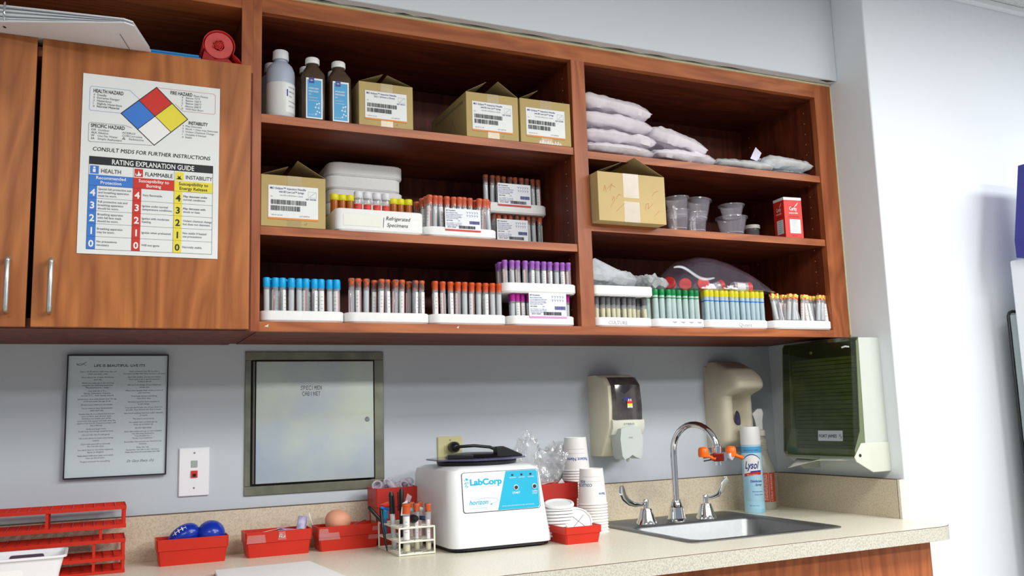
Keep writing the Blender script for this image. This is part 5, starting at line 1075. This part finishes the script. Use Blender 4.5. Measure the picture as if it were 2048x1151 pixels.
# red cotton box
t = thing('cotton_box', (2.1010,-.3130,ZQ), 'red and white lettered carton standing at the end of the shelf', 'box', rotz=-.10); w, d, h = .060,.050,.119
b = MB(); b.box(-w/2,w/2,-d/2,d/2,0,h*.93,0).box(-w/2,w/2,-d/2,d/2,h*.93,h,1); b.build('carton', [mat('carton_red', (226,48,38), .45), paper], t, bevel=.0006)
b = MB()
for F,W_ in ((Frame((-w/2,-d/2-.0003,0),(1,0,0),(0,0,1),(0,-1,0)),w),(Frame((-w/2-.0003,d/2,0),(0,-1,0),(0,0,1),(-1,0,0)),d)):
    b.text(F,'Curity',W_*.5,h*.68,.0150,0,.0003,align='c',bold=.02,width=W_*.42); b.text(F,'cotton balls',W_*.5,h*.60,.0065,0,.0003,align='c',bold=.02,width=W_*.5)
    b.add([F(W_*.55,h*.76,.0003),F(W_*.62,h*.80,.0003),F(W_*.80,h*.88,.0003),F(W_*.70,h*.80,.0003)],[(0,1,2,3)],0); b.line(F,[(W_*.38,h*.74),(W_*.62,h*.80)],.0012,1,.0004)
    b.rect(F,W_*.26,h*.12,W_*.86,h*.46,0,.0003)
    for i in range(6): b.line(F,[(W_*(.36+.03*(i%2)),h*(.42-.05*i)),(W_*(.74-.04*(i%3)),h*(.42-.05*i))],.0007,1,.0005)
    b.text(F,'STERILE  NON-STERILE',W_*.5,h*.52,.0042,2,.0003,align='c',width=W_*.6); b.text(F,'100 count',W_*.5,h*.05,.0042,2,.0003,align='c')
b.build('printing', [pr_white, ink, mat('dark_red_ink', (150,20,20), .5)], t)
# bag of red-capped jars lying over the green and yellow capped tubes
bagz = .6165
jr = mat('jar_red_cap', (224,36,18), .4); jb = clear('jar_body', (222,220,226), .5, .15)
for i,(x,y,z,d_,lab) in enumerate(((1.783,-.315,.020,(-.35,-.93,.05),'red capped jar lying cap forward in the middle of the jar bag'),(1.738,-.300,.018,(-.55,-.80,.10),'red capped jar lying second from the divider in the jar bag'),(1.700,-.285,.022,(-.75,-.6,.25),'dark red capped jar nearest the divider in the jar bag'),(1.955,-.285,.0195,(1,-.1,-.05),'red capped jar lying sideways at the far end of the jar bag'),(1.905,-.230,.030,(.9,-.2,.3),'red capped jar half hidden behind the sideways one'))):
    t = thing('specimen_jar', (x,y,bagz+z), lab, 'jar', group='red capped jars in the clear bag'); t.rotation_mode = 'QUATERNION'; t.rotation_quaternion = Vector(d_).to_track_quat('Z','Y')
    b = MB(); b.lathe([(.014,-.044),(.015,-.042),(.0155,0)], seg=22); b.build('body', jb, t, smooth=40); b = MB(); b.lathe([(.0165,.0),(.0168,.002),(.0168,.011),(.0155,.0125),(.0005,.0125)], seg=24); b.build('cap', jr, t, smooth=40)
    if i == 3: b = MB(); b.rect(Cyl((0,0,0),.0154,math.radians(200),0),-.016,-.036,.016,-.010,0,.0003,nx=8); b.build('label', lab_m, t)
b = MB(); bagm2 = clear('violet_bag', (190,176,204), .08, .06, bump=.5, scale=26)
def bagf(top):
    def fn(u, v):
        L, Wd = .345, .19; x = (u-.5)*L; su = abs(2*u-1); sv = abs(2*v-1)
        hh = .098*max(0,1-abs((u-.36)/(.36 if u < .36 else .64))**1.8)**.8*max(0,1-sv**3)**.6
        n1 = noise.noise(Vector((u*5,v*4,3)))*.5+noise.noise(Vector((u*11,v*9,1)))*.28
        return (x, (v-.5)*Wd*(1-.25*su**3), (hh*(1+.10*n1)+.003*n1 if top else .0008+.002*abs(n1))+.0015)
    return fn
b.grid(bagf(1), 46, 22); b.grid(bagf(0), 46, 22)
o = b.build('zip_bag', bagm2, smooth=30); o.location = (1.835,-.2760,bagz-.0015); tag(o, 'large clear zip bag of red-capped jars over the green and yellow capped tubes', 'plastic bag')
b = MB(); b.grid(lambda u,v: (-.085+.13*u, -.030+.002*v, .052+.010*math.sin(u*6.0+.6)-.020*u+.011*v*(.35+.65*math.sin(u*3.1)), ), 20, 2); o2 = b.build('zip_strip', clear('zip_strip', (222,232,236), .42, .15), o, smooth=50, solid=.0006, label='folded white-edged zip strip')
o2.location = (-.085,-.050,-.004)
o = pillow(.140,.13,.044,12,fold=.9).build('zip_bag', bagz_m, smooth=30); o.location = (1.502,-.270,.643); o.rotation_euler = (0,math.radians(6),0); tag(o, 'crumpled clear zip bag on the empty foam tray next to the divider', 'plastic bag')
o = pillow(.085,.12,.030,13,fold=.9).build('zip_bag', bagz_m, smooth=30); o.location = (1.616,-.285,.636); o.rotation_euler = (0,math.radians(8),.3); tag(o, 'flatter crumpled clear bag overhanging the empty foam tray end', 'plastic bag')
leaf((1.472,-.320,.645), [(-.036,0,-.008),(-.030,-.004,.044),(-.022,0,.047),(.050,-.004,.016),(.02,-.006,-.01)], clear('stiff_clear', (214,220,228), .55, .12), 'stiff clear corner of bag rising by the divider', name='bag_corner')
# ------------------------------------------------------------------ cubby over the doors
zc = 1.0668
A = P(0,44,'z',zc); B_ = P(264,46,'z',zc); Cc = P(302,104,'y',-.3725); Cc.z = zc
fd = (B_-A).normalized(); A = A - fd*.10; back = Vector((B_.x+.10, -.13, zc))
back.x = Cc.x-.050; bl_ = Vector((A.x,-.13,zc))
tA = P(0,5,'y',P(0,44,'z',zc).y).z-zc; tB = P(250,33,'y',B_.y).z-zc; tA = tA+(tA-tB)*.3
t = thing('ring_binder', (B_.x-.15,-.25,zc), 'white ring binder full of papers lying in the cubby over the doors', 'binder'); o0 = Vector((B_.x-.15,-.25,zc))
def bslab(f0, f1, inset, name, m, rnd=.014, top=False):
    pts = [(A+fd*0, tA), (B_-fd*rnd, tB), (B_+(Cc-B_).normalized()*rnd, tB), (Cc, tB*.97), (back, tB*.96), (bl_, tA)]
    cen = (A+B_+back+bl_)/4; rings = []
    for f in (f0, f1): rings.append([tuple(p+(cen-p).normalized()*inset+Vector((0,0,f*h_ if isinstance(f,float) else f[0]*h_+f[1]))-o0) for p, h_ in pts])
    b = MB(); b.loft(rings); return b.build(name, m, t, bevel=.0006)
cw = mat('binder_white', (232,234,240), .35, vary=.02)
bslab((0.,.0), (0.,.0030), 0, 'cover', cw); bslab((1.,-.003), (1.,0.), .003, 'cover', cw)
pm = mat('binder_pages', (240,243,246), .7, vary=.08, scale=25); r = random.Random(9); n_ = 9
for i in range(n_):
    f = .10+.78*i/n_; ob = bslab((f,.0), (f+.78/n_*.80,.0), .008+r.uniform(0,.010), 'page_bundle', pm)
xr_ = P(8,30,'y',A.y+.02)
b = MB(); q0 = P(8,44,'z',zc)-o0; b.tube([Vector((q0.x, q0.y+.004-.008*math.sin(math.radians(a)), tA*.46-(tA*.40)*math.cos(math.radians(a)))) for a in range(0,181,20)], .0022, 8); b.build('ring', chrome, t, smooth=60)
b = MB()
for u_,v_ in ((8,53),(9,39)): q0 = P(u_,max(v_,50),'z',zc)-o0; b.lathe([(.0026,-.0004),(.0026,-.0001)], (q0.x,q0.y+(.0 if v_>50 else .012),0), 10)
p0, p1 = P(240,68,'z',zc)-o0, P(259,98,'z',zc)-o0; b.line(Frame((0,0,-.0003),(1,0,0),(0,1,0)), [(p0.x,p0.y),(p1.x,p1.y)], .0012); b.build('cover_mark', ink, t)
for i in range(2):
    b = MB(); b.box(-.055,.054,-.12,.10,0,.0052); o = b.build('blue_folder', mat('folder_blue', (38,136,200), .4), bevel=.0015); o.location = (.432-.004*i,-.2430+.003*i,1.0668+.0060*i); tag(o, ('lower','upper')[i]+' blue folder lying under the rolled red bag', 'folder', group='blue folders in the cubby')
redbag = mat('red_bag_film', (206,34,30), .3, vary=.2, scale=30); redpaper = mat('red_roll_end', (214,86,84), .7, vary=.15, scale=60)
cc = P(438,91,'y',-.36); t = thing('red_bag_roll', (cc.x,-.36,1.0695), 'roll of red plastic bags lying end-on at the cubby corner', 'roll'); cz_ = cc.z-1.0695
b = MB(); b.lathe([(.0115,.0),(.0290,.0),(.0300,.004),(.0300,.24),(.0115,.24)], (0,0,cz_), 36, 0, cap=False, R=rotm('X',-90)); b.build('roll', redpaper, t, smooth=50)
b = MB(); rr = []
for yy in (-.003,.20):
    o_ = []
    for a in range(200,-31,-10): rad = .0325; o_.append((rad*math.cos(math.radians(a)), yy, cz_+rad*math.sin(math.radians(a))))
    o_ += [(.040,yy,.010),(.047,yy,-.0005)]; rr.append(o_)
b.loft(rr, closed=False, cap=False); b.build('outer_wrap', redbag, t, smooth=60, solid=.0014)
b = MB(); b.loft([[(-.030,yy,cz_-.014),(-.034,yy,.001),(-.010,yy,.0),(.030,yy,.0005),(.020,yy,cz_-.026),(-.008,yy,cz_-.030)] for yy in (0.002,.18)]); b.build('loose_end', mat('red_film_dark', (166,22,20), .3), t, bevel=.001)
b = MB()
for i in range(26):
    a = i*2.4; q = .0015+.0004*i; rr_ = random.Random(i); b.obox((q*math.cos(a),-.0016-.001*rr_.random(),cz_+q*math.sin(a)), .0034,.0016,.0010, rotm('Y',i*47) )
b.build('crumpled_core', redbag, t)
# ------------------------------------------------------------------ near end of the counter
RX0, RX1, RY0, RY1 = .085,.3715,-.152,-.034
def grid_plate(b, z, h, x0, x1, y0, y1, px=.0205, ny=4, t=.0012):
    k = int(round((x1-x0)/px))
    for i in range(k+1): x = x0+(x1-x0)*i/k; b.box(x-t/2,x+t/2,y0,y1,z-h,z)
    for j in range(ny+1): y = y0+(y1-y0)*j/ny; tt = .0024 if j in (0,ny) else t; b.box(x0,x1,y-tt/2,y+tt/2,z-(h if j in (0,ny) else h*.8),z-.0002)
for nm,levels,lg,lab in (('lower',(.0700,.0335,.0060),0,'lower red tube rack standing on the counter behind the white basket'),('upper',(.1380,.0995),.0712,'upper red tube rack stacked on the first, against the wall')):
    base = .0002 if nm=='lower' else .0712; t = thing('tube_rack', ((RX0+RX1)/2,(RY0+RY1)/2,base), lab, 'tube rack', group='stacked red tube racks'); cx_, cy_ = (RX0+RX1)/2,(RY0+RY1)/2
    for z in levels:
        b = MB(); grid_plate(b, z-base, .0075 if z > .01 else .0055, RX0-cx_,RX1-cx_,RY0-cy_,RY1-cy_); 
        if nm=='lower' and z < .01: b.box(RX0-cx_,RX1-cx_,RY0-cy_,RY1-cy_,.0001,.0012)
        b.build('grid_shelf', red_pl, t)
    for x in ((RX1-.003,RX1-.060,RX0+.003,RX0+.10) if nm=='lower' else (RX1-.003,RX1-.150,RX0+.003,RX1-.048,RX0+.035)):
        for y in (RY0+.003,RY1-.003):
            z0 = base if (nm=='lower' or x in (RX1-.048,RX0+.035)) else .0920; z1 = levels[0] if x not in (RX1-.048,RX0+.035) else .0920
            MB().box(x-.0028-cx_,x+.0028-cx_,y-.0022-cy_,y+.0022-cy_,z0-base,z1-base-.0003).build('post', red_pl, t)
# white basket
b = MB(); loc = (.155,-.345,.0002); w, d, h = .215,.115,.0760
o_ = [ring(-w/2*.86,w/2*.86,-d/2*.84,d/2*.84,0,.012,3), ring(-w/2*.97,w/2*.97,-d/2*.97,d/2*.97,h-.006,.012,3), ring(-w/2-.004,w/2+.004,-d/2-.004,d/2+.004,h-.004,.014,3), ring(-w/2-.004,w/2+.004,-d/2-.004,d/2+.004,h,.014,3), ring(-w/2,w/2,-d/2,d/2,h,.012,3), ring(-w/2*.84,w/2*.84,-d/2*.82,d/2*.82,.003,.012,3)]
b.loft(o_); t = thing('plastic_basket', loc, 'white plastic basket with cut-out handles in front of the red racks', 'basket'); bo = b.build('body', mat('basket_white', (240,240,244), .35, vary=.01), t, smooth=30)
# hand slots: dark recess in the long walls
for yy, nn in ((d/2*.90,1),(-d/2*.93,-1)):
    pass
slot = MB(); slot.prism(rrect(.012,.070,h*.70,h*.90,.004,3), Frame((0,d/2*.82-.0012,0),(1,0,0),(0,d/2*.18/h,1),(0,-1,0)), -.0004, .0010); slot.build('handle_slot', mat('slot_violet', (74,48,72), .6), t)
slot = MB(); slot.prism(rrect(-.020,.042,h*.40,h*.72,.008,4), Frame((0,-d/2*.84,0),(1,0,0),(0,-d/2*.13/h,1),(0,-1,0)), .0002, .0012); slot.build('handle_panel', mat('panel_white', (250,250,248), .4), t)
# notebook at the counter edge
t = thing('notebook', (.640,-.430,.0002), 'white open notepad lying near the front of the counter', 'notepad', rotz=math.radians(-2))
cpts = [(-.1100,.118),(.0850,.128),(.1150,-.120),(-.1150,-.120)]
b = MB(); b.loft([[(x,y,z) for x,y in cpts] for z in (0,.0022)]); b.build('cover', mat('pad_cover', (150,152,158), .5), t, bevel=.0008)
b = MB(); b.loft([[(x*.985,y*.985,z) for x,y in cpts] for z in (.0024,.0100)]); b.build('pages', pr_white, t, bevel=.0004)
b = MB(); F = Frame((0,0,.0104),(1,0,0),(0,1,0))
for i in range(5): b.line(F,[(-.075+.004*i,.095-.012*i),(.045-.01*(i%2),.100-.012*i)],.0004)
b.build('faint_writing', mat('faint_pencil', (205,210,216), .7), t)
# ------------------------------------------------------------------ wire rack with tubes and pens
wx0,wx1,wy0,wy1 = .9270,1.0090,-.3060,-.1460; loc = ((wx0+wx1)/2,(wy0+wy1)/2,.0002); cx_,cy_ = loc[:2]
t = thing('wire_rack', loc, 'white coated wire rack of tubes and pens beside the centrifuge', 'tube rack'); wm = mat('wire_coating', (236,236,222), .4, vary=.02); W_ = wx1-wx0; D_ = wy1-wy0
for z in (.0030,.0300,.0600):
    b = MB(); r_ = .0021; cs = [(-W_/2,-D_/2),(W_/2,-D_/2),(W_/2,D_/2),(-W_/2,D_/2)]
    for i in range(4): b.tube([(*cs[i],z),(*cs[(i+1)%4],z)], r_, 8)
    for i in range(1,4): x = -W_/2+W_*i/4; b.tube([(x,-D_/2,z),(x,D_/2,z)], .0011, 6)
    for i in range(1,8): y = -D_/2+D_*i/8; b.tube([(-W_/2,y,z),(W_/2,y,z)], .0011, 6)
    b.build('wire_tier', wm, t, smooth=50)
for x,y in ((-W_/2,-D_/2),(W_/2,-D_/2),(W_/2,D_/2),(-W_/2,D_/2)): MB().tube([(x,y,.001),(x,y,.0610)], .0022, 8).build('upright', wm, t, smooth=50)
gx_ = 'tubes standing in the wire rack'
tube('wide',(.9470,-.2960,.0052),'wide tube with orange cap at the near corner of the wire rack',gx_,rz=FACE)
tube('slim',(.9780,-.2760,.0052),'slim tube with grey and orange cap in the middle of the wire rack',gx_,rz=FACE); tube('slim',(.9990,-.2950,.0052),'slim tube at the outer corner of the wire rack by the centrifuge',gx_,rz=FACE)
tube('slim',(.9780,-.2360,.0052),'slim tube further back in the wire rack under the blue pen',gx_,rz=FACE); tube('slim',(.9990,-.2360,.0052),'slim tube at the back of the wire rack by the centrifuge',gx_,rz=FACE)
def pen(loc, d, L, r_, m, label, capm=None, tipm=None):
    t = thing('pen', loc, label, 'pen'); t.rotation_mode = 'QUATERNION'; t.rotation_quaternion = Vector(d).to_track_quat('Z','Y')
    b = MB(); b.lathe([(r_*.4,0),(r_,.006),(r_,L*.62)], seg=14); b.build('barrel', m, t, smooth=50); b = MB(); b.lathe([(r_*1.08,L*.62),(r_*1.12,L*.64),(r_*1.0,L-.006),(r_*.5,L)], seg=14); b.obox((r_*1.5,0,L*.78), .0012,.0018,L*.16); b.build('cap', capm or m, t, smooth=50); return t
pen((.9420,-.2200,.0055),(-.06,-.02,1),.130,.0058,mat('pen_grey',(190,196,200),.4),'black capped marker standing in the wire rack, the lower one',black_pl); pen((.9610,-.2160,.0055),(.01,.02,1),.136,.0052,black_pl,'tall black marker standing in the wire rack')
pen((.9340,-.1720,.0330),(-.03,-.05,.99),.062,.0052,mat('pen_blue',(70,130,190),.35),'short sky blue capped pen in the wire rack',mat('cap_bright_blue',(20,168,226),.3))
pen((.9185,-.2050,.0660),(-.42,.30,.55),.050,.0042,black_pl,'black pen clip poking out of the wire rack side',black_pl)
b = MB(); b.tube([(.9185,-.1950,.0980),(.9165,-.2000,.0920),(.9170,-.2100,.0560),(.9195,-.2240,.0260),(.9215,-.2300,.0040)], [.0042,.0040,.0034,.0028,.0015], 8); tag(b.build('black_strap', black_pl, smooth=50), 'black strap hanging down the side of the wire rack', 'strap')
pen((.9640,-.2450,.0800),(.80,-.55,-.12),.052,.0046,mat('pen_navy',(36,58,110),.35),'navy pen lying across the wire rack'); pen((.9520,-.2560,.0950),(.90,-.35,.03),.046,.0052,mat('pen_white',(214,220,224),.35),'pale grey marker lying across the top of the wire rack')
pen((.9560,-.2480,.0760),(.45,-.88,.02),.044,.0085,mat('marker_black',(30,30,34),.4),'fat black marker lying end-on in the wire rack')
b = MB(); b.obox((0,0,0), .013,.008,.0042, rotm('Z',20)@rotm('Y',-12)); b.obox((.012,-.004,-.002), .005,.006,.0035, rotm('Y',20)); o = b.build('red_clip', mat('bright_red_clip',(236,52,30),.35), bevel=.002); o.location = (.9330,-.1820,.1030); tag(o, 'bright red plastic clip on top of the blue capped pen', 'clip')
b = MB(); b.obox((0,0,0), .012,.005,.0030, rotm('Y',18)); o = b.build('blue_clip', mat('bright_blue_clip',(30,120,210),.35), bevel=.0015); o.location = (.9270,-.2000,.0960); tag(o, 'small blue plastic clip beside the red clip', 'clip')
leaf((.972,-.215,.085), [(-.010,0,.0),(.004,-.002,.044),(.016,.002,.036),(.002,.004,-.002)], clear('wrapper', (228,206,214), .45, .1), 'clear wrapper sticking up from the wire rack', name='plastic_wrapper'); leaf((.966,-.225,.080), [(-.010,0,.0),(-.006,-.002,.028),(.008,.002,.034),(.006,.004,.0)], pr_white, 'white torn label sticking up from the wire rack', name='paper_scrap')
